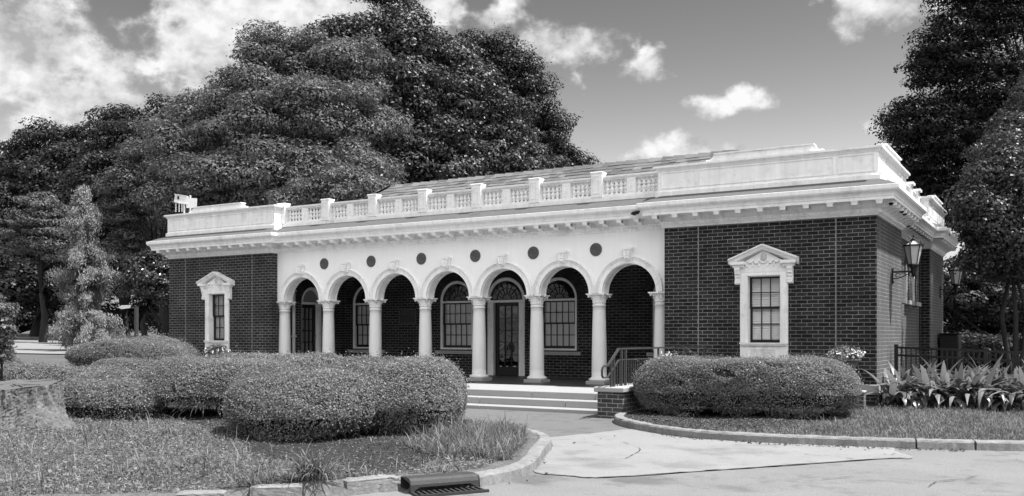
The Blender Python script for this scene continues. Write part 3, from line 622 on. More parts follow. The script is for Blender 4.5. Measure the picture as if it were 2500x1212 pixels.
def door(f, c, half, leaf0, leaf1, cols, blank, td, z0=-.16):
    m = MB(); arch_band(m, f, c, 1.93, [(half-.09, .02), (half-.04, .01), (half-.002, .02), (half-.002, td+.1), (half-.09, td+.1)], 28)
    for a, b in ((c-half+.002, leaf0), (leaf1, c+half-.002)): mbox(m, f, a, b, .05, td+.1, z0, 1.93); mbox(m, f, a+.02, b-.03, .04, .05, z0+.3, 1.88)
    mbox(m, f, leaf0, leaf1, .05, td+.1, 1.86, 1.93); d = m.build('arched_door', 'white_paint', B)
    m = MB(); voussoirs(m, f, c, 1.93, half+.005, half+.26); m.build('brick_arch', 'brick_plain', d)
    m = MB(); st = .10
    mbox(m, f, leaf0, leaf0+st, td, td+.045, z0, 1.86); mbox(m, f, leaf1-st, leaf1, td, td+.045, z0, 1.86); mbox(m, f, leaf0+st, leaf1-st, td+.001, td+.044, z0, z0+.24); mbox(m, f, leaf0+st, leaf1-st, td+.001, td+.044, 1.76, 1.86)
    for q in range(1, cols): x = leaf0+st+(leaf1-leaf0-2*st)*q/cols; mbox(m, f, x-.012, x+.012, td+.005, td+.04, z0+.24, 1.76)
    for q in range(1, 5): z = z0+.24+(1.76-z0-.24)*q/5; mbox(m, f, leaf0+st, leaf1-st, td+.008, td+.037, z-.012, z+.012)
    lf = m.build('door_leaf', 'dark_sash', d)
    m = MB(); mbox(m, f, leaf1-.065, leaf1-.035, td-.012, td, .80, .98); p = f(leaf1-.05, td-.045, .93); m.lathe([(0, -.022), (.016, -.016), (.022, 0), (.016, .016), (0, .022)], p[0], p[1], 10, p[2]); m.build('handle', 'rail_metal', lf)
    m = MB(); m.add([f(leaf0+.09, td+.03, z0+.2), f(leaf1-.09, td+.03, z0+.2), f(leaf1-.09, td+.03, 1.78), f(leaf0+.09, td+.03, 1.78)], [(0, 1, 2, 3)]); m.build('glass_pane', 'glass' if blank else 'door_glass', lf)
    if blank:
        blind(d, f, leaf0+.05, leaf1-.05, td+.07, z0+.1, 1.8)
        m = MB(); m.add([f(c+(half-.08)*math.cos(math.pi*k/24), .10, 1.93+(half-.08)*math.sin(math.pi*k/24)) for k in range(25)], [tuple(range(25))]); m.build('blank_lunette', 'lunette_paint', d)
    else: fanlight(d, f, c, 1.93, half-.09, .08)
    return d
door(mY(3.0), DX, .618, DX-.42, DX+.40, 3, False, .16)
door(mX(WL), (SD[0]+SD[1])/2, (SD[1]-SD[0])/2, SD[0]+.06, SD[1]-.16, 3, True, .14)
# side windows of the right end
for y in SW:
    f = mX(-.23); m = MB(); arch_band(m, f, y, 2.42, [(.22, .03), (.298, .02), (.298, .15), (.22, .15)], 20)
    for s in (-1, 1): a, b = sorted((y+s*.22, y+s*.298)); mbox(m, f, a, b, .03, .15, 1.80, 2.42)
    w = m.build('narrow_arched_window', 'white_paint', B)
    m = MB(); mbox(m, f, y-.42, y+.42, -.12, .1, 1.70, 1.798); m.build('sill', 'limestone', w)
    m = MB(); mbox(m, f, y-.22, y+.22, .10, .13, 2.40, 2.43); mbox(m, f, y-.012, y+.012, .10, .13, 1.8, 2.63); mbox(m, f, y-.22, y+.22, .10, .13, 2.08, 2.11); m.build('sash', 'dark_sash', w)
    m = MB(); m.add([f(y-.25, .12, 1.8), f(y+.25, .12, 1.8), f(y+.25, .12, 2.64), f(y-.25, .12, 2.64)], [(0, 1, 2, 3)]); m.build('glass_pane', 'fan_glass', w)
    m = MB(); voussoirs(m, f, y, 2.42, .302, .52, 16); m.build('brick_arch', 'brick_plain', w)
# downspout on the porch side wall, conduit on the right end
m = MB(); m.tube([(-15.90, .79, 2.9), (-15.90, .79, -.15)], .05, 10)
for z in (.9, 2.2): m.box(-15.98, -15.84, .73, .85, z, z+.05)
m.build('downspout', 'grey_paint', B)
MB().tube([(-.205, 7.75, 3.2), (-.205, 7.75, 1.0), (-.2, 7.8, .2), (-.2, 7.7, -.4)], .018, 6).build('cable', 'dark_sash', B)
# torn soffit at the corner of the right wing, loose strip hanging at the balustrade foot
m = MB(); m.prism([(-.30, -.02), (-.12, -.06), (.10, -.02), (.16, .04), (-.02, .05), (-.22, .03)], lambda a, b, t: (-4.86+a*.5, -.234-t, 3.60+b*.9), 0, .012); m.build('soffit_hole', 'dark_room', B)
m = MB(); m.bar((-9.25, -.02, 3.97), (-9.02, .10, 4.10), .035, .012); m.build('loose_trim', 'white_paint', B)
# --- porch floor and granite steps
st = empty('granite_steps', (-10.15, -2.75, -.5), 'three long pale granite steps up to the porch', 'steps')
def blocks(m, y0_, y1_, z0, z1, offs):
    x = -16.3
    while x < -3.98:
        b = min(x+offs+random.uniform(-.1, .1), -3.975); m.bbox(x+.004, b-.004, y0_, y1_, z0, z1, .008); x = b
for n, (a, b, z0, z1, of) in enumerate(((-2.76, -.82, -.32, -.165, 1.45), (-3.13, -2.70, -.46, -.297, 1.9), (-3.52, -3.08, -.60, -.428, 1.6))):
    m = MB(); blocks(m, a, b, z0, z1, of); m.build('step', 'granite', st)
MB().box(WL-.3, WR+.3, -.815, 3.2, -.4, -.167).build('porch_floor', 'tile_floor', B)

# ================================================================ ground
def dense(path, n=4):
    o = []
    for i in range(len(path)-1):
        p0, p1, p2, p3 = [np.array(path[min(max(j, 0), len(path)-1)]) for j in (i-1, i, i+1, i+2)]
        for k in range(n): t = k/n; o.append(tuple(.5*((2*p1)+(-p0+p2)*t+(2*p0-5*p1+4*p2-p3)*t*t+(-p0+3*p1-3*p2+p3)*t**3)))
    return o+[path[-1]]
def on_z(u, v, z):
    d = FWD+(u-1250)/F*RGT+np.array([0, 0, (HOR-v)/F]); return CAM+d*((z-CAM[2])/d[2])
ax = np.concatenate([-np.geomspace(600, 62, 14), np.arange(-60, 42, 2.), np.geomspace(44, 600, 14)]); ay = np.concatenate([-np.geomspace(600, 42, 12), np.arange(-40, 82, 2.), np.geomspace(84, 900, 16)])
gx, gy = np.meshgrid(ax, ay, indexing='ij'); gz = terrain(gx, gy)-.006; ni, nj = gx.shape
me = bpy.data.meshes.new('ground'); me.from_pydata(np.stack([gx, gy, gz], -1).reshape(-1, 3).tolist(), [], [(i*nj+j, (i+1)*nj+j, (i+1)*nj+j+1, i*nj+j+1) for i in range(ni-1) for j in range(nj-1)])
tag(link('ground', me, 'far_ground'), kind='structure')
def sheet(name, poly, zf, material, step=None):           # a filled outline, optionally with inner points, heights from zf
    P = [Vector(p) for p in poly]; n = len(P); inner = []
    if step:
        xs, ys = [p.x for p in P], [p.y for p in P]
        def inside(x, y):
            c = False
            for i in range(n):
                a, b = P[i], P[i-1]
                if (a.y > y) != (b.y > y) and x < (b.x-a.x)*(y-a.y)/(b.y-a.y)+a.x: c = not c
            return c
        x = min(xs)
        while x < max(xs):
            y = min(ys)
            while y < max(ys):
                if inside(x, y): inner.append(Vector((x+random.uniform(-.02, .02), y+random.uniform(-.02, .02))))
                y += step
            x += step
    r = delaunay_2d_cdt(P+inner, [(i, (i+1) % n) for i in range(n)], [list(range(n))], 1, 1e-5)
    me = bpy.data.meshes.new(name); me.from_pydata([(p.x, p.y, zf(p.x, p.y)) for p in r[0]], [], r[2]); return link(name, me, material)
def inside_poly(px, py, poly):
    c = np.zeros(len(px), bool); n = len(poly)
    for i in range(n):
        (ax_, ay_), (bx_, by_) = poly[i], poly[i-1]
        if ay_ == by_: continue
        c ^= ((ay_ > py) != (by_ > py)) & (px < (bx_-ax_)*(py-ay_)/(by_-ay_)+ax_)
    return c
KL = [(-9.5, -5.7), (-7.5, -5.9), (-5.6, -6.35), (-4.2, -6.9), (-3.25, -7.5), (-2.75, -8.05), (-2.45, -8.65), (-2.2, -9.25), (-1.92, -9.85), (-1.70, -10.45), (-1.62, -11.0), (-1.68, -11.45)]
KR = [(-3.55, -4.12), (-3.42, -4.6), (-3.1, -5.15), (-2.6, -5.67), (-1.95, -6.15), (-1.3, -6.42), (-.5, -6.47), (.3, -6.36), (1.3, -6.15), (2.0, -5.92), (2.7, -5.65), (4.2, -4.9), (6, -3.9), (9, -2)]
tag(sheet('road', [(-11, -40), (40, -40), (40, 0), (9, -2)]+KR[::-1][1:]+[(-3.6, -3.2), (-11, -3.2)], lambda x, y: -.502, 'asphalt', None), kind='structure')
tag(sheet('path', [(-3.25, -7.5), (-2.575, -5.62), (-3.1, -5.1), (-3.5, -4.2), (-3.6, -3.3), (-11, -3.3), (-11, -6), (-5.6, -6.3), (-4.2, -6.85)], lambda x, y: -.497, 'asphalt_walk', None), kind='structure')
APR = [(x+random.uniform(-.018, .018), y+random.uniform(-.018, .018)) for x, y in dense([(-3.22, -7.52), (-2.9, -6.6), (-2.575, -5.62), (-1.95, -6.1), (-1.3, -6.38), (-.5, -6.43), (.3, -6.33), (1.15, -6.15), (1.30, -6.5), (1.58, -7.12), (1.30, -7.35), (.75, -8.1), (.23, -8.83), (-.2, -9.4), (-.55, -9.9), (-.98, -10.40), (-1.25, -10.42), (-1.68, -10.40), (-1.9, -9.8), (-2.2, -9.2), (-2.45, -8.6), (-2.75, -8.0)], 6)]
tag(sheet('concrete_apron', APR, lambda x, y: -.493, 'concrete', None), kind='structure')
def lawn_h(x, y): return -.388+.016*min(max(-x-3, 0), 9)+(.02*math.sin(x*2.1+y)+.02*math.sin(y*2.7-x*.8))*min(max(-x-2.4, 0), 1)+max(terrain(x, y)+.5, 0)
BL = [tuple(on_z(u, v, -.38)[:2]) for u, v in ((990, 1160), (848, 1172), (610, 1184), (428, 1197), (-400, 1262))]
LAWN = [(a-.10, b-.05) for a, b in KL]+[(-1.85, -11.5)]+BL+[(-16, -13.5), (-22, -9), (-20, -5), (-12, -5)]
tag(sheet('lawn', LAWN, lawn_h, 'lawn', .3), kind='structure')
LAWN_R = [(a+.02, b+.10) for a, b in KR]+[(14, 2), (14, 16), (.6, 16), (.02, 11.3), (.02, .02), (-4.2, .02), (-4.2, -2.6), (-3.6, -3.9)]
def lawn_r(x, y): return -.42+.012*math.sin(x*3+y*2)+.05*min(max(y+5, 0), 5)/5+max(terrain(x, y)+.5, 0)
tag(sheet('flower_bed', LAWN_R, lawn_r, 'soil', .35), kind='structure')
m = MB(); e_ = [(-1.85, -11.5)]+BL; vs = []
for i in range(len(e_)-1):
    for k in range(12):
        t = k/12; x, y = e_[i][0]+(e_[i+1][0]-e_[i][0])*t, e_[i][1]+(e_[i+1][1]-e_[i][1])*t; j = random.uniform(-.02, .03); vs += [(x, y, lawn_h(x, y)+.004), (x+.05+j, y-.05-j, -.45), (x+.11+j, y-.10-j, -.507)]
m.add(vs, [(3*i+k, 3*i+3+k, 3*i+4+k, 3*i+1+k) for i in range(len(vs)//3-1) for k in range(2)]); tag(m.build('soil_bank', 'lawn'), kind='structure')
# mulch under the hedges of the left island
MUL = [tuple(on_z(u, v, -.36)[:2]) for u, v in ((1150, 1030), (1140, 1075), (1090, 1108), (1010, 1138), (880, 1150), (760, 1142), (660, 1125), (590, 1082), (470, 1045), (380, 1024), (150, 1020))]+[(-11.6, -8.2), (-9, -6.2), (-6, -6.6)]
MUL = [(x+random.uniform(-.06, .06), y+random.uniform(-.06, .06)) for x, y in dense(MUL, 6)]
tag(sheet('mulch', MUL, lambda x, y: lawn_h(x, y)+.012, 'soil', .3), kind='structure')
# the street on the left, climbing away
def strip(name, d0, d1, u0, u1, material, lift):
    V_, Fc = [], []; nd, nu = 12, 24
    for i in range(nd+1):
        for j in range(nu+1):
            d = d0+(d1-d0)*i/nd; p = at(u0+(u1-u0)*j/nu, 820, d); V_.append((p[0], p[1], th(p[0], p[1])+lift))
    for i in range(nd):
        for j in range(nu): a = i*(nu+1)+j; Fc.append((a, a+1, a+nu+2, a+nu+1))
    me = bpy.data.meshes.new(name); me.from_pydata(V_, [], Fc); return tag(link(name, me, material), kind='structure')
strip('street', 32.5, 60, -900, 420, 'far_road', .03)

# ---------------------------------------------------------------- kerbs and the drain
kp = [(0, -.55), (.012, -.41), (.03, -.388), (.145, -.380), (.165, -.395), (.17, -.55)]
kb = empty('island_kerb', (*KL[6], -.5), 'curved concrete kerb rounding the tip of the left planting island', 'kerb')
KLd = dense(KL, 12); KRd = dense(KR, 12)
def rough(m, a=.006):
    m.v = [(x+random.uniform(-a, a), y+random.uniform(-a, a), z+random.uniform(-a, a)*.8-(.02*random.random() if random.random() < .03 else 0)) for x, y, z in m.v]; return m
rough(MB().sweep(KLd, kp)).build('kerb_section', 'kerb_concrete', kb)
kb = empty('bed_kerb', (*KR[4], -.5), 'long curved concrete kerb in front of the right hedge and lawn', 'kerb')
kq = [(-a, z) for a, z in kp]; cut = [0, 99, 111, len(KRd)-1]
for a, b in zip(cut, cut[1:]):
    seg = [tuple(p) for p in KRd[a:b+1]]; e = Vector(seg[-1])-Vector(seg[-2]); seg[-1] = tuple(Vector(seg[-1])-e.normalized()*.02)
    rough(MB().sweep(seg, kq)).build('kerb_section', 'kerb_concrete', kb)
def rough_block(name, p, q, w, h, z, label, chip=0.):
    P, Q = Vector(p), Vector(q); d = (Q-P).normalized(); n = Vector((d.y, -d.x)); n = n if n.y > 0 or n.x < 0 else -n
    bm = bmesh.new(); bmesh.ops.create_cube(bm, size=1); bmesh.ops.subdivide_edges(bm, edges=bm.edges[:], cuts=7, use_grid_fill=True)
    L_ = (Q-P).length
    for v in bm.verts:
        t, s_, zz = v.co.x+.5, v.co.y+.5, v.co.z+.5
        edge = (abs(v.co.x) > .49)+(abs(v.co.y) > .49)+(abs(v.co.z) > .49)
        j = .006*(edge >= 2); broken = chip*max(0, t-.75)*4
        x, y = P.x+d.x*t*L_+n.x*s_*w, P.y+d.y*t*L_+n.y*s_*w
        if broken: zz *= 1-broken*.5*random.random(); x += random.uniform(-1, 1)*.03*broken; y += random.uniform(-1, 1)*.03*broken
        v.co = (x+random.uniform(-1, 1)*.003, y+random.uniform(-1, 1)*.003, z+zz*h-(j*2 if zz > .9 else 0)+random.uniform(-1, 1)*.003)
    me = bpy.data.meshes.new(name); bm.to_mesh(me); bm.free(); return tag(link(name, me, 'kerb_concrete'), label, 'kerb stone', 'loose kerb stones along the road')
g = lambda u, v, z=-.38: tuple(on_z(u, v, z)[:2])
rough_block('kerb_stone', g(848, 1176), g(990, 1162), .17, .18, -.55, 'broken kerb stone beside the iron drain hood', 1.)
rough_block('kerb_stone', g(610, 1189), g(736, 1186), .16, .17, -.55, 'short pale kerb stone left of the spiky grass tuft')
rough_block('kerb_stone', g(428, 1202), g(548, 1199), .16, .17, -.56, 'sunken kerb stone showing only its white top edge, leftmost in front')
# storm drain: hood in the kerb line with a grate before it
da, db = Vector((-1.70, -11.50)), Vector((-2.06, -12.08)); dd = (db-da).normalized(); dn = Vector((-dd.y, dd.x))   # dn points to the road
if dn.x < 0: dn = -dn
dr = empty('storm_drain', ((da.x+db.x)/2, (da.y+db.y)/2, -.5), 'dark iron drain hood with slotted mouth over a grate', 'drain')
DL = (db-da).length; pt = lambda s, o, z: (da.x+dd.x*s*DL+dn.x*o, da.y+dd.y*s*DL+dn.y*o, z)
m = MB(); ns = 16; prof = lambda k: [(-.18, -.375), (-.02, -.365), (.035, -.375), (.06, -.405), (.062, -.44+.0*k)]
vs = []
for i in range(ns+1):
    t = i/ns; e = max(0, 1-min(t, 1-t)/.12); zb = -.445-.075*e**1.5
    vs += [pt(t, o, z) for o, z in ((-.20, -.372), (-.06, -.362), (.02, -.366), (.052, -.385), (.066, -.42), (.066, zb), (.040, zb), (.036, -.415), (-.02, -.40))]
m.add(vs, [(i*9+k, (i+1)*9+k, (i+1)*9+k+1, i*9+k+1) for i in range(ns) for k in range(8)]); m.add(vs[:9], [tuple(range(9))]); m.add(vs[-9:], [tuple(range(9))])
m.build('hood', 'cast_iron_hood', dr)
MB().prism([(-.20, -.38), (-.16, -.60), (-.20, -.60)], lambda a, b, t: pt(t, a, b), 0, 1).build('inner_wall', 'dark_room', dr)
m = MB()
for i in range(13):
    t = .02+.96*i/12; m.bar(pt(t, .02, -.492), pt(t+.04, .27, -.490), .022, .025)
m.bar(pt(0, .28, -.491), pt(1, .28, -.491), .03); m.build('grate', 'grate', dr)
MB().prism([(0, 0), (.27, 0), (.27, .004), (0, .004)], lambda a, b, t: pt(t, a, -.499+b), 0, 1).build('pit', 'dark_room', dr)

# ---------------------------------------------------------------- cheek wall, ramp wall, rails
ck = empty('brick_pier', (-3.73, -3.4, -.5), 'low brick pier with pale stone cap beside the steps', 'pier')
MB().box(-3.97, -3.49, -4.07, -2.72, -.7, -.045).build('pier_body', 'brick_pier', ck)
m = MB(); m.bbox(-4.02, -3.44, -4.13, -2.70, -.045, .045, .015); m.build('cap', 'limestone', ck)
rw = empty('ramp_wall', (-1.8, -1.05, -.5), 'low brick ramp wall mostly hidden behind the right hedge', 'wall')
MB().box(-3.48, -.03, -1.17, -.95, -.7, -.10).build('wall_body', 'brick_pier', rw); MB().bbox(-3.48, -.02, -1.19, -.93, -.10, -.06, .01).build('cap', 'limestone', rw)
def rail(name, label, X_, path, sol):
    r = empty(name, path[0][:2]+(path[0][2]-.5,), label, 'handrail', 'metal handrails by the steps and ramp')
    m = MB()
    for a, b in zip(path, path[1:]): m.bar(a, b, .042, .03)
    m.build('top_rail', 'rail_metal', r); m = MB(); lo = [(x, y, z-.20) for x, y, z in path]
    for a, b in zip(lo, lo[1:]): m.bar(a, b, .03, .02)
    if sol:
        e = path[0]; q = [e, (e[0], e[1]-.05, e[2]-.01), (e[0], e[1]-.085, e[2]-.06), (e[0], e[1]-.085, e[2]-.15), (e[0], e[1]-.05, e[2]-.195), lo[0]]
        for a, b in zip(q, q[1:]): m.bar(a, b, .035, .014)
    m.build('lower_rail', 'rail_metal', r)
    for (x, y, z), zb in sol or []: MB().bar((x, y, zb), (x, y, z), .034).build('post', 'rail_metal', r)
    return r, lo
pth = [(-3.72, -4.33, .415), (-3.72, -4.18, .425), (-3.72, -3.72, .712), (-3.72, -1.0, .705), (-3.50, -.98, .700), (-2.6, -.96, .17)]
r, lo = rail('handrail', 'metal handrail with thin uprights rising from the brick pier', -3.72, pth, [((-3.72, -4.05, .50), 0), ((-3.72, -3.93, .58), 0), ((-3.72, -3.6, .71), 0), ((-3.72, -3.42, .71), 0), ((-3.72, -1.85, .705), -.2), ((-3.72, -1.0, .705), -.2), ((-3.0, -.97, .40), -.2)])
for i in range(30):
    y = -3.98+i*.10; z = np.interp(y, [-4.18, -3.72, -1.0], [.225, .512, .505]); MB().bar((-3.72, y, .0 if y < -2.75 else -.1), (-3.72, y, z), .014).build('upright', 'rail_metal', r)
rail('handrail', 'dark plain handrail against the brick wall above the right hedge', -3.72, [(-3.72, -.36, .705), (-3.30, -.36, .705), (-2.2, -.36, .06)], [((-3.7, -.36, .7), -.16), ((-3.3, -.36, .7), -.3), ((-2.4, -.36, .17), -.4)])
lp = [tuple(at(u, v, 22)) for u, v in ((492, 873), (521, 849), (545, 846), (549, 851), (549, 866))]
r = empty('handrail', tuple(lp[2][:2])+(-.1,), 'short metal handrail end beside the left flower pot', 'handrail', 'metal handrails by the steps and ramp')
m = MB(); m.tube(lp, .022, 8); m.tube([tuple(Vector(p)-Vector((0, 0, .22))) for p in lp[:3]], .016, 6); m.build('top_rail', 'rail_metal', r)
for u in (525, 538): p = at(u, 849, 22); MB().bar((p[0], p[1], p[2]-.6), tuple(p), .05).build('post', 'rail_metal', r)

# ---------------------------------------------------------------- wall lanterns
def lantern(y, label, xl=.42):
    o = empty('wall_lantern', (0, y, 2.1), label, 'wall lantern', 'lanterns on the right end wall'); x = xl
    m = MB(); m.box(.002, .03, y-.03, y+.03, 2.06, 2.33); m.lathe([(0, -.04), (.025, -.02), (.03, 0), (.0, .03)], .015, y, 8, 2.34); m.lathe([(0, -.06), (.02, -.03), (.035, 0), (0, .03)], .02, y, 8, 2.07); m.build('wall_plate', 'iron', o)
    m = MB(); m.bar((.02, y, 2.268), (x, y, 2.268), .03, .035); m.tube([(.03, y, 2.13), (.12, y, 2.135), (.22, y, 2.165), (.32, y, 2.22), (x-.04, y, 2.25)], .011, 6)
    m.tube([(.12+.045*math.cos(a), y, 2.195+.04*math.sin(a)) for a in [k*.55-1 for k in range(11)]], .008, 6); m.build('bracket', 'iron', o)
    m = MB(); m.lathe([(0, 2.14), (.02, 2.16), (.05, 2.24), (.055, 2.32), (.075, 2.36), (.11, 2.385), (.11, 2.41), (.06, 2.415)], x, y, 12); h = lambda r, k, z: (x+r*math.cos(k*math.pi/3+.3), y+r*math.sin(k*math.pi/3+.3), z)
    for k in range(6):
        m.bar(h(.10, k, 2.40), h(.185, k, 2.80), .016); m.bar(h(.19, k, 2.80), h(.19, k+1, 2.80), .02, .03); m.bar(h(.10, k, 2.41), h(.10, k+1, 2.41), .018, .02)
        m.bar(h(.19, k, 2.81), h(.025, k, 2.925), .014); m.tube([h(.19, k, 2.81), h(.215, k, 2.84), h(.205, k, 2.88), h(.195, k, 2.90)], [.011, .010, .008, .004], 5)
    m.build('cage', 'iron', o)
    m = MB(); g1 = [h(.093, k, 2.41) for k in range(6)]+[h(.178, k, 2.80) for k in range(6)]+[(x, y, 2.92)]
    m.add(g1, [(k, (k+1) % 6, 6+(k+1) % 6, 6+k) for k in range(6)]+[(6+k, 6+(k+1) % 6, 12) for k in range(6)]); m.build('lantern_glass', 'lantern_glass', o)
    MB().lathe([(.035, 2.915), (.045, 2.93), (.02, 2.95), (.012, 2.975), (.022, 2.99), (.012, 3.01), (.0, 3.075)], x, y, 10).build('finial', 'iron', o)
lantern(1.78, 'large iron wall lantern with pale glass near the front corner'); lantern(10.3, 'dark iron wall lantern further back in front of the trees')

# ---------------------------------------------------------------- plaques
def plaque(x0, x1, z0, z1, y, label, lines, frame):
    o = empty('plaque', ((x0+x1)/2, y, z0), label, 'plaque'); MB().bbox(x0, x1, y-.02, y+.005, z0, z1, .006).build('plate', 'bronze' if frame else 'cabinet', o)
    if frame:
        m = MB()
        for a, b, c, d in ((x0-.012, x1+.012, z0-.012, z0+.006), (x0-.012, x1+.012, z1-.006, z1+.012), (x0-.012, x0+.006, z0+.006, z1-.006), (x1-.006, x1+.012, z0+.006, z1-.006)): m.box(a, b, y-.026, y+.004, c, d)
        m.build('frame', 'bronze_text', o)
    for txt, size, z in lines:
        c = bpy.data.curves.new('lettering', 'FONT'); c.body = txt; c.size = size; c.align_x = 'CENTER'; c.extrude = .002
        t = bpy.data.objects.new('lettering', c); COL.objects.link(t); dg = bpy.context.evaluated_depsgraph_get(); me = bpy.data.meshes.new_from_object(t.evaluated_get(dg)); bpy.data.objects.remove(t)
        me.transform(Matrix.Translation(((x0+x1)/2, y-.023, z)) @ Matrix.Rotation(R(90), 4, 'X')); me.materials.clear(); link('lettering', me, 'bronze_text', o)
    return o
plaque(-13.78, -13.20, 1.315, 1.70, 3.0, 'dark bronze plaque with raised lettering between the left windows', [('PIEDMONT PARK', .058, 1.62), ('VISITORS CENTER', .058, 1.555)], True)
plaque(-9.47, -9.14, 1.30, 1.66, 3.0, 'dull grey notice plate on the brick right of the entrance door', [('(', .06, 1.56)], False)

# ---------------------------------------------------------------- iron fence, cabinet, rooftop devices, sign post, rails
fe = empty('iron_fence', (.06, 1.7, -.4), 'black iron fence with slim pickets behind the leafy bed', 'fence')
fa, fb = Vector((.10, 1.70, 0)), Vector((4.3, .85, 0)); zt = lambda t: .70-.14*t
for t in (0, .40, .8): p = fa.lerp(fb, t); MB().box(p.x-.035, p.x+.035, p.y-.035, p.y+.035, -.5, zt(t)+.04).bbox(p.x-.042, p.x+.042, p.y-.042, p.y+.042, zt(t)+.04, zt(t)+.065, .008).build('post', 'iron', fe)
for dz, h in ((0, .03), (-.16, .03), (-.95, .03)): MB().bar(fa+Vector((0, 0, zt(0)+dz)), fb+Vector((0, 0, zt(1)+dz)), .04, h+.01).build('rail', 'iron', fe)
pk = None
for i in range(1, 43):
    t = i/43; p = fa.lerp(fb, t)
    if pk is None: p0 = p.copy(); pk = MB().bar((p.x, p.y, -.45), (p.x, p.y, zt(t)), .024).build('picket', 'iron', fe)
    else: dup(pk, fe, (p.x-p0.x, p.y-p0.y, zt(t)-zt(1/43)))
cb = empty('utility_cabinet', (.3, 10.2, -.4), 'dark metal utility cabinet against the back corner of the end wall', 'cabinet')
MB().bbox(.06, .52, 9.75, 10.6, -.4, .98, .01).build('cabinet_body', 'cabinet', cb); MB().bbox(.04, .56, 9.70, 10.65, .98, 1.02, .01).build('lid', 'cabinet', cb)
MB().bbox(.525, .54, 9.8, 10.55, -.3, .92, .005).build('door', 'cabinet', cb)
D = 28.4
p = at(450, 523, D); o = empty('rooftop_sensor', (p[0], p[1], 4.59), 'white rooftop box with three hanging rods on the left parapet', 'sensor')
MB().tube([(p[0], p[1], 4.55), (p[0], p[1], 5.2)], .028, 8).build('mast', 'device', o)
a = at(428, 476, D); b = at(458, 480, D); m = MB(); m.bar((a[0], a[1], 5.13), (b[0], b[1], 5.07), .14, .22); m.bar((a[0], a[1], 5.25), (b[0], b[1], 5.19), .17, .02); m.bar((a[0], a[1], 5.01), (b[0], b[1], 4.95), .17, .02); m.build('housing', 'device', o)
m2 = MB(); q0 = at(433, 483, D-.1); q1 = at(437, 483, D-.1); m2.bar(q0, q1, .02, .09); m2.build('vent', 'iron', o)
for u in (429.5, 437.5, 444.5): q = at(u, 496, D); MB().tube([(q[0], q[1], 4.98), (q[0], q[1], 4.72)], .017, 6).build('rod', 'device', o)
p = at(464.5, 523, D+.3); o = empty('antenna_panel', (p[0], p[1], 4.59), 'square white panel on a short pole beside the rooftop box', 'antenna')
MB().tube([(p[0], p[1], 4.5), (p[0], p[1], 5.27)], .030, 8).build('mast', 'device', o)
a, b = at(456, 496, D), at(480, 497, D); m = MB(); m.bar((a[0], a[1], a[2]+.0), (b[0], b[1], b[2]), .06, .30); m.build('panel', 'device', o)
p = at(333, 815, 36); zb = th(p[0], p[1]); o = empty('sign_post', (p[0], p[1], zb), 'grey street sign post with a pointed pale blade', 'sign post')
MB().tube([(p[0], p[1], zb), (p[0], p[1], 2.05)], .08, 8).build('post', 'rail_metal', o)
a, b = at(289, 751, 36), at(318, 749, 36); c_ = at(296, 746, 36)
m = MB(); dv = unit(b-a); m.prism([(0, .0), (.12, .075), (.48, .055), (.48, -.055), (.12, -.075)], lambda s_, h_, t: tuple(a+dv*s_+np.array([0, 0, h_])+FWD*t), -.01, .01); m.build('blade', 'sign_white', o)
MB().bar(at(318, 750, 36), at(334, 750, 36), .03).build('arm', 'rail_metal', o)
def rail_fence(u0, u1, v, d, label):
    a, b = at(u0, v, d), at(u1, v, d); o = empty('rail_fence', tuple(a[:2])+(th(a[0], a[1]),), label, 'fence')
    for dz in (0, -.22): MB().bar(a+np.array([0, 0, dz]), b+np.array([0, 0, dz]), .05, .09).build('rail', 'wood_rail', o)
    for t in np.linspace(0, 1, 6): q = a+(b-a)*t; MB().bar((q[0], q[1], q[2]-.6), (q[0], q[1], q[2]+.05), .10).build('post', 'wood_rail', o)
rail_fence(255, 345, 822, 44, 'low pale rail fence seen under the trees beside the sign post')

# ================================================================ vegetation
def ngrid(p, sc, seed):                                  # cheap smooth 3-D noise for lumps
    r = np.random.default_rng(seed); o = 0
    for k in range(5):
        d = unit(r.normal(size=3)); o = o+np.sin(p@d*sc*(1+.5*k)+r.uniform(0, 6.3))/(1+.4*k)
    return o/2.6
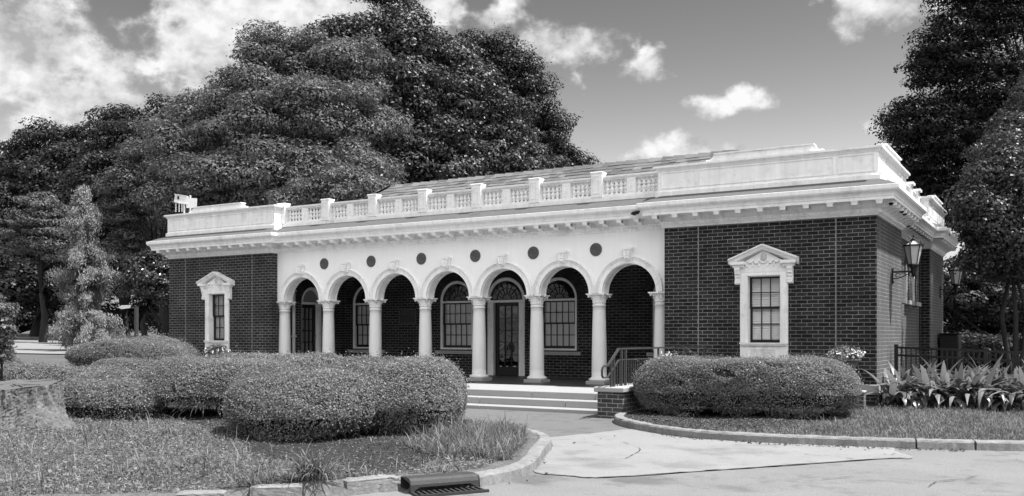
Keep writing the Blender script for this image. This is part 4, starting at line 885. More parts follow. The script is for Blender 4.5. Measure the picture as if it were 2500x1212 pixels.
# ---------------------------------------------------------------- clipped hedges
def hedge(name, label, c, a, b, zb, zt, rot, n, seed, L=.032, open_=.22, e=.55, group='clipped hedges', leaf='leaf_hedge'):
    H = zt-zb; z0 = zb+.38*H; ca, sa = math.cos(rot), math.sin(rot)
    def surf(phi, th_, k=1.):                            # phi from -1 (bottom rim) to pi/2 (top)
        up = phi > 0; cp = np.where(up, np.clip(np.cos(np.clip(phi, 0, 1.5707)), 0, 1)**e, 1+.30*phi*np.abs(phi)**.4); sp = np.where(up, np.sin(np.clip(phi, 0, 1.5708))**.85*(zt-z0), phi*(z0-zb-open_*H*.4))
        ct, st_ = np.cos(th_), np.sin(th_); q = (np.abs(ct)**3.0+np.abs(st_)**3.0)**(-1/3.0)
        x, y = a*cp*ct*q*k, b*cp*st_*q*k
        p = np.stack([c[0]+x*ca-y*sa, c[1]+x*sa+y*ca, z0+sp*(1 if k == 1 else np.where(up, k, 1))], -1)
        out = np.stack([ct/a*ca-st_/b*sa, ct/a*sa+st_/b*ca, np.where(up, np.sin(np.clip(phi, 0, 1.57))/np.maximum(zt-z0, .1)*1.1, -.2)], -1)
        return p, unit(out)
    o = empty(name, (c[0], c[1], zb), label, 'hedge', group)
    n = int(n*1.7); nu = int(n*.76); phi = np.concatenate([np.arcsin(rng.uniform(0, 1, nu)), rng.uniform(-1, .16, n-nu)]); th_ = rng.uniform(0, 2*math.pi, n)
    p, out = surf(phi, th_); lump = ngrid(p, 2.6, seed)*.085+ngrid(p, 14., seed+1)*.022
    dep = rng.exponential(.035, n)-.02; low = np.clip(-phi*2.5, 0, 1); ragged = low*rng.uniform(-.10, .06, n)
    p = p+out*(lump-dep+ragged)[:, None]; p[:, 2] -= low*(rng.uniform(-.02, .07, n)+.11*ngrid(p*np.array([1, 1, 0]), 4.5, seed+9)+.05)
    nr = unit(out*.85+rng.normal(size=(n, 3))*.42+np.array([0, 0, .25])); keep = ~((phi < -.45) & (ngrid(p, 7, seed+2) > .15)) & ~((ngrid(p, 8., seed+5) > .85) & (phi < .9)) & ~(ngrid(p, 19., seed+6) > .85)
    npmesh('foliage', leaves(p[keep], nr[keep], L, L*.48), 4, leaf, o)
    # sprigs standing a little above the clipped surface
    k = n//14; phi2 = np.arcsin(rng.uniform(0, 1, k)**.8); p2, o2 = surf(phi2, rng.uniform(0, 2*math.pi, k)); p2 = p2+o2*(ngrid(p2, 2.6, seed)*.085+rng.exponential(.026, k))[:, None]
    npmesh('young_shoots', leaves(p2, unit(o2*.3+rng.normal(size=(k, 3))*.7), L*.9, L*.42), 4, 'leaf_hedge_fresh', o)
    # dark twiggy inside
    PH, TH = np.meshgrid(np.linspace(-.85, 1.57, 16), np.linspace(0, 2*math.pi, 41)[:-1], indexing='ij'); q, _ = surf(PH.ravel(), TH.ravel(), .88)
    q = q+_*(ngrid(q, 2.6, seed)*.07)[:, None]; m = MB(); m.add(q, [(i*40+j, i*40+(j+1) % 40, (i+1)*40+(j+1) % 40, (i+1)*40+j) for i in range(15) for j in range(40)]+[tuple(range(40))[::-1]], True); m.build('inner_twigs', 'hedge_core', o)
    m = MB(); ra = random.Random(seed)
    for k in range(max(6, int(a*b*14))):
        r_, t = ra.uniform(.1, .75), ra.uniform(0, 6.28); x, y = a*r_*math.cos(t), b*r_*math.sin(t); X, Y = c[0]+x*ca-y*sa, c[1]+x*sa+y*ca
        m.tube([(X*.94+c[0]*.06, Y*.94+c[1]*.06, zb-.08), (X+ra.uniform(-.05, .05), Y+ra.uniform(-.05, .05), zb+.15*H), (X+ra.uniform(-.12, .12), Y+ra.uniform(-.12, .12), zb+.5*H)], [.014, .010, .006], 5)
    for k in range(int(a*150)):                           # thin bare twigs hanging out of the skirt
        t = ra.uniform(0, 6.28); ct, st_ = math.cos(t), math.sin(t); r1, r2 = ra.uniform(.7, .9), ra.uniform(.95, 1.06); z1 = zb+H*ra.uniform(.12, .35); z2 = z1+ra.uniform(-.22, .06)*H
        f = lambda r_: (c[0]+a*r_*ct*ca-b*r_*st_*sa, c[1]+a*r_*ct*sa+b*r_*st_*ca)
        m.tube([(*f(r1), z1), (*f((r1+r2)/2), (z1+z2)/2+.03), (*f(r2), max(z2, zb+.02))], [.005, .004, .002], 4)
    m.build('stems', 'twig', o)
    return o
H_ = hedge
YAW = ALPHA
P2 = lambda u, d: tuple(at(u, 820, d)[:2])
H_('hedge', 'broad round hedge at the front, nearest the concrete apron', P2(965, 13.2), .98, 1.40, -.42, .62, YAW, 64000, 1, open_=.30, e=.48)
H_('hedge', 'low front hedge lobe with dark hollow below, behind the spiky tuft', P2(742, 12.3), .98, 1.10, -.40, .47, YAW+.15, 46000, 2, open_=.40, e=.46)
H_('hedge', 'dark gapped hedge in the middle with its bare stems showing', P2(540, 14.8), 1.42, 1.0, -.28, .55, YAW, 34000, 3, open_=.6)
H_('hedge', 'small low hedge directly right of the tree stump', P2(268, 14.2), .84, .8, -.34, .30, YAW, 20000, 4)
H_('hedge', 'long low hedge behind the tree stump at the left edge', P2(110, 17.2), 1.75, .75, -.30, .40, YAW, 30000, 5, .036)
H_('hedge', 'smooth pillow hedge in front of the left wing, farthest back', P2(323, 24), 1.62, .95, .10, .86, YAW, 36000, 6, .040, e=.7)
H_('hedge', 'flat topped hedge running along under the left porch columns', P2(655, 17.4), 1.75, .9, -.38, .585, YAW, 42000, 7, .036)
H_('hedge', 'sloping hedge filling the middle behind the gapped hedge', P2(405, 19.2), 1.6, .8, -.30, .50, YAW, 26000, 8, .036)
H_('hedge', 'long loaf shaped hedge in front of the right wing window', (-1.60, -3.15), 1.88, .86, -.40, .59, YAW*.55, 62000, 9, .032, open_=.28, e=.40)

# ---------------------------------------------------------------- trees
LEAFN = []
def tree(name, label, base, blobs, clump, per, leaf, L, W, mat_, trunk_r, group=None, dens=1., flat=.65, droop=0., core=.35, limbs=10, depth=.75, cat='tree', fork=.45, upb=.45, trunks=1, seed=0, sub=.33):
    ra = random.Random(seed); base = Vector(base); o = empty(name, tuple(base), label, cat, group); C_, N_ = [], []; CL = []
    for (u, v, ru, rv, d) in blobs:
        c = at(u, v, d); rx, rz = ru/F*d, rv/F*d; ry = depth*(rx+rz)/2
        # boughs spaced over the blob's surface, each a rounded spray of leaves on its own outside
        w = unit(rng.normal(size=(max(40, int(30*dens*(rx*rz+rx*ry)/clump**2)), 3))); rr = rng.uniform(.62, 1.02, (len(w), 1)); pc = (w[:, :1]*RGT*rx+w[:, 1:2]*FWD*ry+w[:, 2:]*np.array([0, 0, rz]))*rr; ok = []
        for t in range(len(pc)):
            if all(((pc[t]-pc[q_])**2).sum() > (clump*.95)**2 for q_ in ok): ok.append(t)
        cl = c+pc[ok]; w = w[ok]; CL.append((c, cl, w))
        for p, n_ in zip(cl, w):
            cr = clump*ra.choice((.55, .7, .85, 1., 1.2)); m_ = int(per*19*cr*cr/(L*W))
            q = unit(rng.normal(size=(m_, 3))); q[:, 2] += .25; q = unit(q); sd_ = ra.randrange(9999); lump = 1+.24*ngrid(q, 2.6, sd_)[:, None]+.13*ngrid(q, 7., sd_+1)[:, None]; r_ = lump*(1-rng.exponential(.17, (m_, 1))+rng.choice([0, .28], (m_, 1), p=[.9, .1])*rng.uniform(0, 1.3, (m_, 1)))
            tl = np.array([1.2, 1.2, flat]); nn = n_[0]*RGT+n_[1]*FWD+n_[2]*np.array([0, 0, 1.])
            C_.append(p+q*r_*cr*tl-np.array([0, 0, droop])*(q[:, :1]**2+q[:, 1:2]**2)*cr); N_.append(q/tl*1.0+nn*.25+np.array([0, 0, .25])+rng.normal(size=(m_, 3))*.42)
        if core:
            m_ = int(core*dens*rx*rz*11/(L*W)); q = unit(rng.normal(size=(m_, 3)))*rng.uniform(0, .68, (m_, 1))**.4
            C_.append(c+q[:, :1]*RGT*rx+q[:, 1:2]*FWD*ry+q[:, 2:]*np.array([0, 0, rz])); N_.append(rng.normal(size=(m_, 3)))
    C_, N_ = np.concatenate(C_), unit(np.concatenate(N_)); npmesh('crown', leaves(C_, N_, L*.85, W*1.0, .3 if droop else .1), 4, mat_, o); LEAFN.append((label, len(C_)))
    m = MB(); allc = [c for c, _, _ in CL]; cz = float(np.mean([c[2] for c in allc])); cx, cy = np.mean([c[0] for c in allc]), np.mean([c[1] for c in allc])
    for t in range(trunks):
        bx, by = base.x+(ra.uniform(-.5, .5)*trunk_r*4 if trunks > 1 else 0), base.y+(ra.uniform(-.3, .3) if trunks > 1 else 0)
        fz = base.z+(cz-base.z)*fork; wob = ra.uniform(-.3, .3)*(2.2 if trunks > 1 else 1)
        mid = Vector((bx*.8+cx*.2+wob, by*.8+cy*.2, base.z+(fz-base.z)*.55)); fk = Vector((bx*.5+cx*.5-wob*.4, by*.5+cy*.5, fz))
        m.tube([(bx, by, base.z-.3), (bx, by, base.z+.15), mid, fk], [trunk_r*1.5, trunk_r*1.1, trunk_r*.8, trunk_r*.45], 10)
        for k in range(limbs):
            c, cl, _ = ra.choice(CL); e = Vector(cl[ra.randrange(len(cl))]); md = fk.lerp(e, .5)+Vector((ra.uniform(-.3, .3), ra.uniform(-.3, .3), .25))*trunk_r*3
            m.tube([fk, fk.lerp(md, .5)+Vector((0, 0, .1)), md, e], [trunk_r*.32, trunk_r*.22, trunk_r*.14, trunk_r*.04], 6)
            for q in range(2):
                e2 = Vector(cl[ra.randrange(len(cl))]); m.tube([md, md.lerp(e2, .5)+Vector((0, 0, .15)), e2], [trunk_r*.12, trunk_r*.07, trunk_r*.02], 5)
    m.build('trunk', 'bark', o); return o
def foot(u, d): p = at(u, 820, d); return (p[0], p[1], th(p[0], p[1]))
TG = 'trees behind the pavilion'
tree('magnolia_tree', 'tall glossy leaved evergreen tree, highest crown behind the roof', foot(1060, 48), [(965, 5, 55, 45, 47), (905, -35, 40, 40, 47), (800, 105, 60, 38, 46), (890, 105, 85, 60, 46), (1000, 120, 90, 75, 46), (1085, 175, 85, 85, 47), (990, 250, 130, 110, 45), (1120, 290, 110, 110, 46), (960, 380, 110, 90, 44), (1080, 400, 120, 90, 44), (1215, 380, 100, 95, 46), (1240, 300, 60, 60, 47), (1310, 425, 70, 55, 47)], .78, 1.0, None, .21, .10, 'leaf_magnolia', .45, TG, 1.0, .8, core=.45, limbs=16, seed=1)
tree('evergreen_tree', 'dark dense evergreen tree sloping down right of the tallest crown', foot(1290, 55), [(1180, 135, 70, 48, 53), (1245, 195, 75, 65, 53), (1290, 265, 62, 68, 53), (1330, 335, 62, 62, 53), (1200, 230, 70, 80, 54), (1385, 395, 48, 48, 53), (1418, 425, 38, 30, 53), (1260, 350, 85, 90, 54), (1345, 440, 62, 45, 54)], .75, 1.0, None, .19, .09, 'leaf_dark', .4, TG, 1.1, .8, seed=2)
tree('beech_tree', 'big feathery deciduous tree left of the tallest crown', foot(720, 42), [(645, 125, 62, 62, 42), (700, 165, 70, 70, 42), (775, 150, 80, 65, 42), (865, 180, 72, 80, 43), (605, 240, 80, 75, 41), (720, 285, 125, 90, 40), (850, 300, 90, 90, 41), (575, 355, 100, 70, 40), (480, 290, 62, 65, 42), (700, 420, 120, 65, 39), (560, 440, 120, 55, 39), (830, 420, 110, 60, 39), (455, 370, 85, 60, 41), (925, 310, 45, 65, 42), (640, 500, 150, 45, 40), (480, 500, 100, 50, 40), (640, 330, 95, 85, 43), (720, 220, 85, 80, 43), (560, 300, 60, 60, 43), (800, 240, 90, 80, 43), (850, 400, 90, 70, 43), (430, 320, 50, 50, 42)], .72, 1.0, None, .19, .075, 'leaf_beech', .42, TG, 1.2, .72, .15, core=.7, limbs=18, seed=3)
tree('beech_tree', 'low light crown just above the middle of the balustrade', foot(820, 33), [(835, 450, 85, 38, 33), (760, 470, 70, 30, 33), (900, 470, 50, 32, 33), (700, 490, 50, 22, 33)], .5, 1.0, None, .15, .06, 'leaf_light', .25, TG, 1.3, .65, .2, core=.5, seed=4)
tree('maple_tree', 'rounded dark tree at the far left against the sky', foot(95, 62), [(30, 420, 70, 75, 60), (110, 355, 72, 55, 60), (205, 365, 70, 55, 60), (130, 440, 120, 75, 59), (40, 520, 90, 80, 58), (180, 520, 110, 70, 58), (95, 600, 130, 70, 59)], .85, 1.0, None, .24, .12, 'leaf_maple', .5, TG, 1.15, .7, seed=5)
tree('maple_tree', 'spiky topped tree between the far left tree and the feathery one', foot(300, 56), [(280, 305, 50, 48, 54), (345, 305, 65, 42, 54), (405, 285, 18, 40, 54), (320, 375, 100, 75, 53), (270, 440, 80, 70, 52), (380, 450, 90, 80, 52), (330, 550, 120, 80, 53)], .8, 1.0, None, .22, .11, 'leaf_maple', .45, TG, 1.15, .7, seed=6)
tree('deciduous_tree', 'pale leaved tree in front of the dark trees on the left', foot(400, 45), [(400, 370, 75, 45, 45), (330, 440, 75, 45, 45), (430, 440, 80, 50, 44), (300, 500, 60, 40, 45), (340, 600, 60, 60, 46)], .6, 1.0, None, .18, .075, 'leaf_beech', .3, TG, 1.2, .55, .3, seed=7)
tree('shade_tree', 'deep shaded tree with dark trunk over the left street', foot(95, 66), [(60, 640, 130, 65, 62), (230, 640, 130, 80, 60), (20, 720, 90, 40, 66), (360, 640, 110, 80, 58), (170, 720, 90, 40, 64), (470, 560, 130, 70, 50), (60, 690, 130, 40, 52), (-110, 650, 150, 60, 52), (210, 690, 80, 35, 52), (-260, 600, 140, 80, 48)], 1.0, .9, None, .28, .14, 'leaf_dark', .55, TG, 1.2, .6, seed=8, limbs=12)
tree('dogwood_tree', 'lighter small tree behind the feathery conifer', foot(105, 47), [(95, 520, 55, 40, 46), (70, 575, 55, 45, 46), (130, 590, 45, 50, 46)], .5, 1.0, None, .17, .085, 'leaf_beech', .18, TG, 1.2, .5, seed=9)
tree('holly_tree', 'small round evergreen tree against the left wing corner', foot(362, 33.5), [(365, 660, 48, 42, 33), (340, 695, 42, 38, 33), (390, 690, 45, 50, 33), (375, 640, 30, 28, 33), (330, 660, 25, 25, 33)], .36, 1.0, None, .12, .06, 'leaf_holly', .12, TG, 1.3, .75, core=.6, seed=10, trunks=2, fork=.7)
RG = 'trees right of the pavilion'
tree('zelkova_tree', 'huge dark tree at the top right corner of the sky', foot(2800, 31), [(2440, 20, 120, 70, 29), (2345, 95, 90, 85, 29), (2262, 165, 62, 55, 29), (2410, 190, 120, 90, 29), (2235, 285, 75, 58, 29), (2200, 320, 48, 42, 29), (2330, 300, 110, 80, 29), (2460, 320, 90, 90, 30), (2235, 400, 75, 60, 29.5), (2350, 430, 110, 75, 30), (2290, 500, 70, 60, 30), (2200, 430, 40, 40, 30), (2430, 520, 100, 80, 31), (2330, -60, 90, 60, 29), (2480, -100, 160, 80, 29), (2590, 250, 85, 85, 25.3), (2610, 400, 70, 70, 25.5), (2600, 120, 80, 70, 26), (2475, 395, 70, 75, 25.5), (2440, 480, 55, 60, 25.8), (2510, 480, 60, 60, 25)], .50, .62, None, .14, .050, 'leaf_zelkova', .4, RG, 1.25, .6, .2, core=.9, limbs=9, seed=11)
tree('crape_myrtle_tree', 'small sunlit multi-stemmed tree beside the second wall lantern', foot(2478, 20.5), [(2455, 395, 60, 52, 21), (2490, 450, 60, 60, 20.5), (2420, 460, 62, 52, 21), (2390, 520, 62, 52, 21), (2470, 540, 80, 60, 20.5), (2388, 570, 45, 42, 21.5), (2430, 610, 80, 45, 21), (2500, 620, 70, 50, 20.5), (2425, 650, 50, 30, 21.5), (2485, 335, 70, 50, 22.5), (2435, 395, 55, 45, 23.5), (2540, 380, 80, 80, 23), (2560, 250, 80, 60, 24)], .36, 1.0, None, .10, .055, 'leaf_crape', .065, RG, 1.3, .85, core=.8, limbs=9, trunks=3, fork=.72, seed=12)
tree('understory_tree', 'shaded thicket tree low behind the iron fence', foot(2420, 42), [(2360, 700, 90, 70, 40), (2450, 720, 110, 80, 40), (2350, 790, 80, 50, 41), (2480, 800, 90, 55, 41), (2560, 700, 90, 90, 40), (2400, 860, 120, 40, 41), (2350, 862, 60, 34, 33), (2440, 868, 80, 36, 31), (2540, 866, 80, 40, 30)], .7, 1.0, None, .18, .08, 'leaf_under', .25, RG, 1.2, .6, seed=13)
tree('understory_tree', 'pale sunlit bush far behind the crape stems', foot(2410, 47), [(2395, 810, 45, 45, 46), (2350, 760, 30, 40, 46), (2440, 840, 40, 30, 46)], .55, 1.0, None, .18, .08, 'leaf_light', .12, RG, 1.2, .6, seed=14)
tree('understory_tree', 'dim bushes under the trees at the far left', foot(30, 72), [(10, 770, 90, 35, 70), (180, 770, 60, 30, 70), (330, 770, 80, 40, 60), (420, 760, 60, 60, 58), (80, 740, 60, 40, 70)], 1., .9, None, .26, .12, 'leaf_under', .3, TG, 1.1, .6, seed=15)
# bald cypress: drooping feathery tiers on a straight trunk
o = empty('bald_cypress', foot(212, 36), 'feathery pale conifer left of the pavilion', 'tree', TG)
fb_ = Vector(foot(212, 36)); tip = Vector(at(200, 458, 36)); C_, N_ = [], []; ra = random.Random(21); m = MB()
m.tube([fb_-Vector((0, 0, .3)), fb_+Vector((0, 0, .2)), fb_.lerp(tip, .5), tip], [.26, .17, .10, .02], 10)
for k in range(230):
    t = ra.random()**1.15; z = fb_.lerp(tip, .08+.92*t); R_ = (1.38*(1-t)**.55*(.75+.25*math.sin(t*17))+.10); R_ *= 1.15 if t < .55 else 1; az_ = ra.uniform(0, 6.283); r = R_*ra.uniform(.45, 1.05)
    if t < .28 and ra.random() < .5: continue
    e = z+Vector((math.cos(az_)*r, math.sin(az_)*r, r*(.18 if t > .5 else -.05))); m.tube([z, z.lerp(e, .6)+Vector((0, 0, .1)), e], [.03*(1-t)+.008, .012, .004], 4)
    nb = int(90+330*r); s_ = rng.uniform(.25, 1.08, (nb, 1)); q = np.array(z)+(np.array(e)-np.array(z))*s_; q[:, 2] += .25*r*(s_[:, 0]*(1-s_[:, 0]))
    off = rng.normal(size=(nb, 3))*np.array([.085, .085, .07]); off[:, 2] -= np.abs(rng.normal(size=nb))*.20; C_.append(q+off); N_.append(unit(rng.normal(size=(nb, 3))*.6+np.array([math.cos(az_), math.sin(az_), .4])))
C_, N_ = np.concatenate(C_), np.concatenate(N_); npmesh('crown', leaves(C_, N_, .15, .034, 1.2), 4, 'leaf_cypress', o); m.build('trunk', 'bark', o)
# shrubs at the left edge
tree('shrub', 'leafy upright shrub cut by the left edge of the view', foot(-20, 14), [(5, 800, 32, 55, 14), (-25, 760, 40, 50, 14), (-15, 850, 45, 40, 14)], .14, .7, None, .075, .035, 'leaf_light', .03, None, 1.3, .7, core=.5, limbs=8, trunks=3, cat='shrub', seed=31)
tree('shrub', 'rounded clipped bush low at the left edge', foot(-5, 17.5), [(-5, 880, 32, 42, 17.5)], .14, 1.0, None, .05, .026, 'leaf_hedge', .02, None, 1.6, .8, core=.8, limbs=3, cat='shrub', seed=32)

# ---------------------------------------------------------------- broad leaved bed by the fence
def blades(base, az_, lean, Ln, W, droop, segs=5, fold=.25):
    n = len(base); V_ = np.zeros((n, segs+1, 3, 3)); dx = np.stack([np.cos(az_), np.sin(az_), np.zeros(n)], -1); sd = np.stack([-np.sin(az_), np.cos(az_), np.zeros(n)], -1); p = base.copy(); ang = lean.copy()
    for i in range(segs+1):
        t = i/segs; w = W*np.clip(np.sin(math.pi*(.08+.92*t)**1.0), 0, 1)**.8*(1-.15*t) if i < segs else W*.02
        if t < .25: w = W*(.12+t*1.6)
        up = np.stack([dx[:, 0]*np.cos(ang), dx[:, 1]*np.cos(ang), np.sin(ang)], -1); nr = np.cross(sd, up)
        V_[:, i, 0] = p-sd*np.reshape(w, (-1, 1))/2+nr*np.reshape(w*fold, (-1, 1)); V_[:, i, 1] = p; V_[:, i, 2] = p+sd*np.reshape(w, (-1, 1))/2+nr*np.reshape(w*fold, (-1, 1))
        p = p+up*(Ln/segs)[:, None]; ang = ang-droop/segs*(1+t)
    return V_
def blade_mesh(name, V_, material, parent=None):
    n, s1, _, _ = V_.shape; v = V_.reshape(-1, 3); f = []
    for i in range(s1-1):
        for j in range(2): f.append([i*3+j, i*3+j+1, (i+1)*3+j+1, (i+1)*3+j])
    F_ = (np.arange(n)[:, None, None]*s1*3+np.array(f)[None]).reshape(-1); nf = n*len(f)
    me = bpy.data.meshes.new(name); me.vertices.add(len(v)); me.vertices.foreach_set('co', v.astype(np.float32).ravel()); me.loops.add(nf*4); me.loops.foreach_set('vertex_index', F_.astype(np.int32))
    me.polygons.add(nf); me.polygons.foreach_set('loop_start', np.arange(0, nf*4, 4, dtype=np.int32)); me.polygons.foreach_set('loop_total', np.full(nf, 4, dtype=np.int32)); me.polygons.foreach_set('use_smooth', np.ones(nf, bool)); me.update(); return link(name, me, material, parent)
n = 2300; u_ = rng.uniform(0, 1, n); bx_ = .17+5.2*u_; by_ = np.clip(rng.uniform(-.15, 1.45, n)-u_*.35, -1, 1.6); base = np.stack([bx_, by_, np.full(n, -.40)], -1)
V_ = blades(base, rng.normal(-.7, 1.2, n), rng.uniform(.7, 1.45, n), rng.uniform(.62, 1.16, n), rng.uniform(.09, .15, n), rng.uniform(.5, 2.0, n)*rng.choice([.8, 1.5], n), 7, .10)
tag(blade_mesh('broad_leaved_plants', V_, 'leaf_aspidistra'), 'mass of tall broad glossy leaves in front of the iron fence', 'plants', kind='stuff')
# ---------------------------------------------------------------- flower pots
def pot(p, r, h, label, seed):
    o = empty('flower_pot', tuple(p), label, 'flower pot'); ra = random.Random(seed)
    MB().lathe([(r*.62, 0), (r*.7, .03), (r*.92, h*.8), (r*.95, h*.82), (r*1.05, h*.84), (r*1.06, h), (r*.95, h), (r*.9, h*.93), (0, h*.93)], p[0], p[1], 24, p[2]).build('pot', 'terracotta', o)
    k = 900; q = unit(rng.normal(size=(k, 3)))*rng.uniform(.3, 1, (k, 1))**.5; c = np.array(p)+np.array([0, 0, h+.10])+q*np.array([r*1.25, r*1.25, .16]); npmesh('leaves', leaves(c, unit(q+rng.normal(size=(k, 3))*.5), .075, .03), 4, 'leaf_flower', o)
    k = 420; q = unit(rng.normal(size=(k, 3))); q[:, 2] = q[:, 2]*.8+.1; c = np.array(p)+np.array([0, 0, h+.08])+q*np.array([r*1.25, r*1.25, .13])*rng.uniform(.85, 1.1, (k, 1)); npmesh('flowers', leaves(c, unit(q+rng.normal(size=(k, 3))*.6), .05, .042), 4, 'petal', o)
    V_ = blades(np.repeat([np.array(p)+np.array([0, 0, h])], 22, 0)+rng.normal(size=(22, 3))*.03, rng.uniform(0, 6.28, 22), rng.uniform(.8, 1.5, 22), rng.uniform(.25, .40, 22), np.full(22, .018), rng.uniform(.2, 1., 22), 4); blade_mesh('spikes', V_, 'leaf_flower', o)
p = at(2066, 896, 17.1); pot((p[0], p[1], p[2]-.03), .25, .17, 'terracotta pot of white flowers near the building corner', 1)
p = at(530, 872, 22.5); pot((p[0], p[1], p[2]-.10), .22, .16, 'pot of white flowers under the left wing window', 2)
p = at(1628, 868, 17.0); V_ = None
o = empty('flower_clump', tuple(p), 'few white blossoms peeping over the right hedge by the railing', 'flowers')
MB().tube([(p[0], p[1], -.4), tuple(p)], .008, 5).build('stem', 'leaf_flower', o); k = 40; npmesh('flowers', leaves(np.array(p)+rng.normal(size=(k, 3))*np.array([.10, .05, .03]), unit(rng.normal(size=(k, 3))), .045, .035), 4, 'petal', o)

# ---------------------------------------------------------------- tree stump
sc = np.array(on_z(38, 1005, -.30)); sc = at(28, 1000, 12.6); sx, sy = sc[0], sc[1]
o = empty('tree_stump', (sx, sy, -.32), 'wide sawn tree stump with rough bark at the left edge', 'tree stump')
m = MB(); NS, NR = 180, 30; ra = random.Random(5)
root = [ra.uniform(.0, 1) for _ in range(9)]
def srad(a, t):                                          # t 0 at the ground, 1 at the cut
    fl = sum(math.exp(-((a-i*.698+3.14) % 6.283-3.14)**2/.05)*root[i] for i in range(9)); toright = math.exp(-((a-(YAW-.35)+3.14) % 6.283-3.14)**2/.10)
    return .60+.10*(1-t)**1.5+(.22*fl+.75*toright)*(1-t)**2.6+.012*math.sin(a*23+t*4)+.010*math.sin(a*41-t*9)
vs = []
tz = lambda x, y: .28+.045*(x*FWD[0]+y*FWD[1])/.6+.02*(x*RGT[0]+y*RGT[1])    # the cut leans towards the road
for j in range(NR+1):
    t = j/NR
    for i in range(NS):
        a = 2*math.pi*i/NS; r = srad(a, t); x, y = r*math.cos(a), r*math.sin(a); top = tz(x, y)
        vs.append((sx+x, sy+y, -.36+(top+.36)*(t**1.15)))
A_ = np.array(vs); c_ = A_-np.array([sx, sy, 0]); rad = np.hypot(c_[:, 0], c_[:, 1]); an = np.arctan2(c_[:, 1], c_[:, 0]); st3 = np.stack([np.cos(an)*9, np.sin(an)*9, A_[:, 2]*2.2], -1)
dsp = -.03*np.abs(ngrid(st3, 3.4, 4))+.022*ngrid(st3, 8, 6)+rng.normal(size=len(A_))*.006; vs = (A_+np.stack([np.cos(an)*dsp, np.sin(an)*dsp, 0*an], -1)).tolist()
m.add(vs, [(j*NS+i, j*NS+(i+1) % NS, (j+1)*NS+(i+1) % NS, (j+1)*NS+i) for j in range(NR) for i in range(NS)]); m.build('bark', 'stump_bark', o)
m = MB(); vs = []
for k in (1., .75, .5, .25):
    for i in range(NS):
        a = 2*math.pi*i/NS; r = srad(a, 1)*k*.955; x, y = r*math.cos(a), r*math.sin(a); vs.append((sx+x, sy+y, tz(x, y)+.004+.006*math.sin(a*7+k*9)))
m.add(vs+[(sx, sy, tz(0, 0))], [(j*NS+i, j*NS+(i+1) % NS, (j+1)*NS+(i+1) % NS, (j+1)*NS+i) for j in range(3) for i in range(NS)]+[(3*NS+i, 3*NS+(i+1) % NS, 4*NS) for i in range(NS)]); m.build('cut_face', 'stump_wood', o)
m = MB()
for k in range(7):
    a = ra.uniform(0, 6.28); r0, r1 = ra.uniform(.02, .25), ra.uniform(.35, .56); pts_ = [(sx+r*math.cos(a+.05*math.sin(r*20+k)), sy+r*math.sin(a+.05*math.sin(r*20+k)), tz(r*math.cos(a), r*math.sin(a))+.012) for r in np.linspace(r0, r1, 8)]
    for p_, q_ in zip(pts_, pts_[1:]): m.bar(p_, q_, ra.uniform(.006, .018), .004)
m.build('crack', 'soil', o)

# ---------------------------------------------------------------- grass
def grass(name, label, poly, zf, n, h0, h1, excl, material='grass', seed=3, w=.008):
    xs, ys = [p[0] for p in poly], [p[1] for p in poly]; px, py = rng.uniform(min(xs), max(xs), n), rng.uniform(min(ys), max(ys), n); k = inside_poly(px, py, poly)
    P2 = np.stack([px, py, 0*px], -1); dn_ = ngrid(P2, 2.2, seed)*.5+ngrid(P2, 7, seed+1)*.35; k &= rng.uniform(-.9, 1.1, n) < dn_+.45
    for poly2, keep in excl: k &= ~(inside_poly(px, py, poly2) & (rng.uniform(0, 1, n) > keep))
    px, py, dn_ = px[k], py[k], dn_[k]; n = len(px); z = np.array([zf(a, b) for a, b in zip(px, py)])
    h = rng.uniform(h0, h1, n)*(1+.5*dn_); az_ = rng.uniform(0, 6.283, n)+.0; V_ = blades(np.stack([px, py, z-.01], -1), az_, rng.uniform(.35, 1.5, n), h*rng.choice([.6, 1, 1.5], n, p=[.45, .4, .15]), np.full(n, w)*rng.uniform(.7, 1.3, n), rng.uniform(.2, 2.4, n), 3, .1)
    return tag(blade_mesh(name, V_, material), label, 'grass', kind='stuff')
NEAR = [p for p in LAWN]
VIS = [(-3.3, -7.8), (-2.75, -8.7), (-2.22, -9.85), (-1.92, -11.0), (-2.0, -11.5)]+[(x-.03, y+.06) for x, y in BL]+[(-13, -12.3), (-13, -9), (-9.5, -8.6), (-6.2, -7.9), (-3.6, -7.2)]
STUMP = [(sx+.62*math.cos(a), sy+.62*math.sin(a)) for a in np.linspace(0, 6.28, 20)[:-1]]
grass('grass', 'unkempt sunlit grass over the left planting island', VIS, lawn_h, 240000, .03, .10, [(MUL, .10), (STUMP, 0)])
grass('tall_grass', 'thicker grass on the tip of the left island', [(-2.78, -8.65), (-2.5, -9.3), (-2.2, -9.9), (-1.98, -10.45), (-2.6, -10.7), (-3.6, -10.2), (-3.7, -8.8), (-3.6, -7.85), (-3.15, -8.1)], lawn_h, 26000, .10, .24, [], w=.009, seed=8)
RG_ = [(-1.3, -6.0), (-.2, -6.2), (1.2, -5.95), (2.7, -5.4), (4.2, -4.7), (6, -3.6), (6, -.4), (1.2, -.35), (.2, -.9), (-.3, -2.2), (.3, -3.4), (-.2, -4.6)]
grass('grass', 'dry short grass strip between the right kerb and the leafy bed', RG_, lawn_r, 120000, .04, .11, [], seed=12)
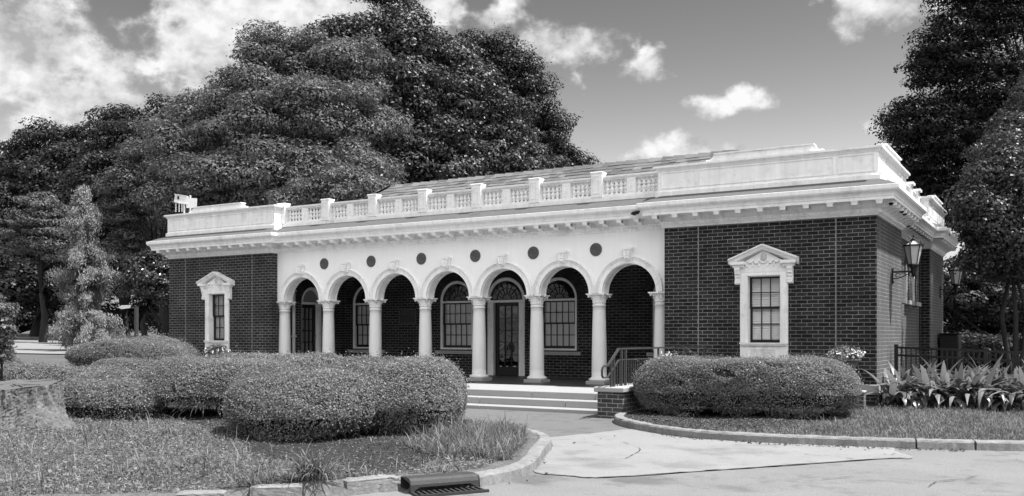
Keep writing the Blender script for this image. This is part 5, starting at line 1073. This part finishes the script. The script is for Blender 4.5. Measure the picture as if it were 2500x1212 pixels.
# single tufts and weeds
def tuft(name, p, n, h0, h1, label, cat, sp=.06, w=.013, material='grass'):
    o = empty(name, tuple(p), label, cat); b_ = np.array(p)+rng.normal(size=(n, 3))*np.array([sp, sp, .005]); V_ = blades(b_, rng.uniform(0, 6.283, n), rng.uniform(.75, 1.5, n), rng.uniform(h0, h1, n), np.full(n, w), rng.uniform(.6, 2.0, n), 5, .12); blade_mesh('blades', V_, material, o)
p = on_z(765, 1178, -.40); tuft('grass_tuft', p, 190, .28, .50, 'spiky pale grass tuft growing in the gap between kerb stones', 'grass tuft')
p = on_z(632, 1180, -.38); tuft('grass_tuft', p, 120, .15, .30, 'loose grass tuft behind the short kerb stone', 'grass tuft', .1, .009)
p = on_z(2030, 1052, -.40); tuft('grass_tuft', p, 160, .15, .32, 'dry straggly grass tuft at the right end of the loaf hedge', 'grass tuft', .12, .008)
p = on_z(1665, 1022, -.42); tuft('weed', p, 22, .12, .28, 'thin dry weed alone in the dark soil under the right hedge', 'weed', .05, .007)
# fallen leaves and crumbs on the paving and soil
def litter(name, label, n, poly, z, size, material, asp=.5, avoid=None):
    xs, ys = [p[0] for p in poly], [p[1] for p in poly]; px, py = rng.uniform(min(xs), max(xs), n), rng.uniform(min(ys), max(ys), n); k = inside_poly(px, py, poly)
    if avoid: k &= ~inside_poly(px, py, avoid)
    px, py = px[k], py[k]; n = len(px)
    zz = np.array([z(a, b) for a, b in zip(px, py)])+.008; tag(npmesh(name, leaves(np.stack([px, py, zz], -1), unit(rng.normal(size=(n, 3))*.3+np.array([0, 0, 1.])), size, size*asp), 4, material), label, 'leaf litter', kind='stuff')
litter('leaf_litter', 'dry leaves scattered on the mulch under the left hedges', 24000, MUL, lambda x, y: lawn_h(x, y)+.015, .032, 'dead_leaf')
litter('leaf_litter', 'dry leaves scattered on the soil under the right hedge', 12000, [(-3.4, -4.2), (-2.6, -5.5), (-1.3, -6.2), (-.2, -6.2), (.4, -4), (0, -2), (-3, -2)], lawn_r, .035, 'dead_leaf')
litter('leaf_litter', 'few dark leaf crumbs along the apron and road edge', 260, [(-2.9, -6.2), (-1.3, -6.5), (.3, -6.5), (1.5, -6.3), (1.4, -7.0), (.2, -7.0), (-1.2, -6.9), (-2.2, -6.4), (-2.6, -8.3), (-1.5, -10.4), (-1.3, -11.4), (-1.6, -11.2), (-1.9, -9.9), (-2.5, -8.2)], lambda x, y: -.494, .05, 'bark')

grass('tall_grass', 'scattered taller grass clumps over the left island', VIS, lambda x, y: lawn_h(x, y), 11000, .12, .24, [(MUL, .03), (STUMP, 0)], seed=40, w=.009)
litter('leaf_litter', 'bits of debris gathered along the right kerb foot', 900, [(a, b) for a, b in KR[4:10]]+[(a+.1, b-.22) for a, b in KR[4:10]][::-1], lambda x, y: -.494, .045, 'bark')
litter('leaf_litter', 'pale dry thatch over the left lawn', 26000, VIS, lambda x, y: lawn_h(x, y)+.012, .05, 'thatch', .10, MUL)
# dark seam between the concrete apron and the road
m = MB(); sp_ = dense([(1.58, -7.12), (1.30, -7.35), (.75, -8.1), (.23, -8.83), (-.2, -9.4), (-.55, -9.9), (-.98, -10.40), (-1.25, -10.42), (-1.68, -10.40)], 7); ra = random.Random(3)
vs = []
for i, p_ in enumerate(sp_):
    q_ = sp_[min(i+1, len(sp_)-1)] if i < len(sp_)-1 else sp_[i-1]; w_ = ra.uniform(.001, .013); vs += [(p_[0]+w_*.8+ra.uniform(-.01, .01), p_[1]-w_*.6, -.4885), (p_[0]-w_*.8, p_[1]+w_*.6+ra.uniform(-.01, .01), -.4885)]
m.add(vs, [(2*i, 2*i+2, 2*i+3, 2*i+1) for i in range(len(sp_)-1)]); tag(m.build('pavement_seam', 'soil'), kind='structure')
m = MB()
for pts_ in ([(2.3, -8.6), (2.05, -8.9), (2.0, -9.3)], [(3.0, -7.6), (2.7, -7.75), (2.35, -7.7)], [(.2, -7.2), (.5, -7.5), (.7, -7.4), (1.0, -7.6)], [(-1.0, -11.8), (-.2, -11.3), (.9, -11.0), (2.2, -10.2), (4, -9.6)], [(-4.2, -4.9), (-4.6, -5.2), (-5.2, -5.2)], [(-.6, -12.4), (.3, -11.9), (1.2, -12.1)], [(2.6, -6.6), (2.9, -7.1), (3.6, -7.2), (4.4, -7.9)], [(-2.0, -7.4), (-1.5, -8.0), (-1.3, -8.9)], [(.9, -9.6), (1.3, -9.0), (2.0, -8.9), (2.4, -8.2)]):
    d_ = dense(pts_, 8); vs = []
    for p_ in d_: w_ = ra.uniform(.001, .006); vs += [(p_[0]+ra.uniform(-.012, .012), p_[1]-w_, -.4875), (p_[0]+ra.uniform(-.012, .012), p_[1]+w_, -.4875)]
    m.add(vs, [(2*i, 2*i+2, 2*i+3, 2*i+1) for i in range(len(d_)-1)])
tag(m.build('pavement_crack', 'soil'), kind='structure')


litter('ground_cover', 'low leafy weeds matted over the left lawn', 60000, VIS, lambda x, y: lawn_h(x, y)+.012+.03*random.random(), .045, 'grass', .55, MUL)
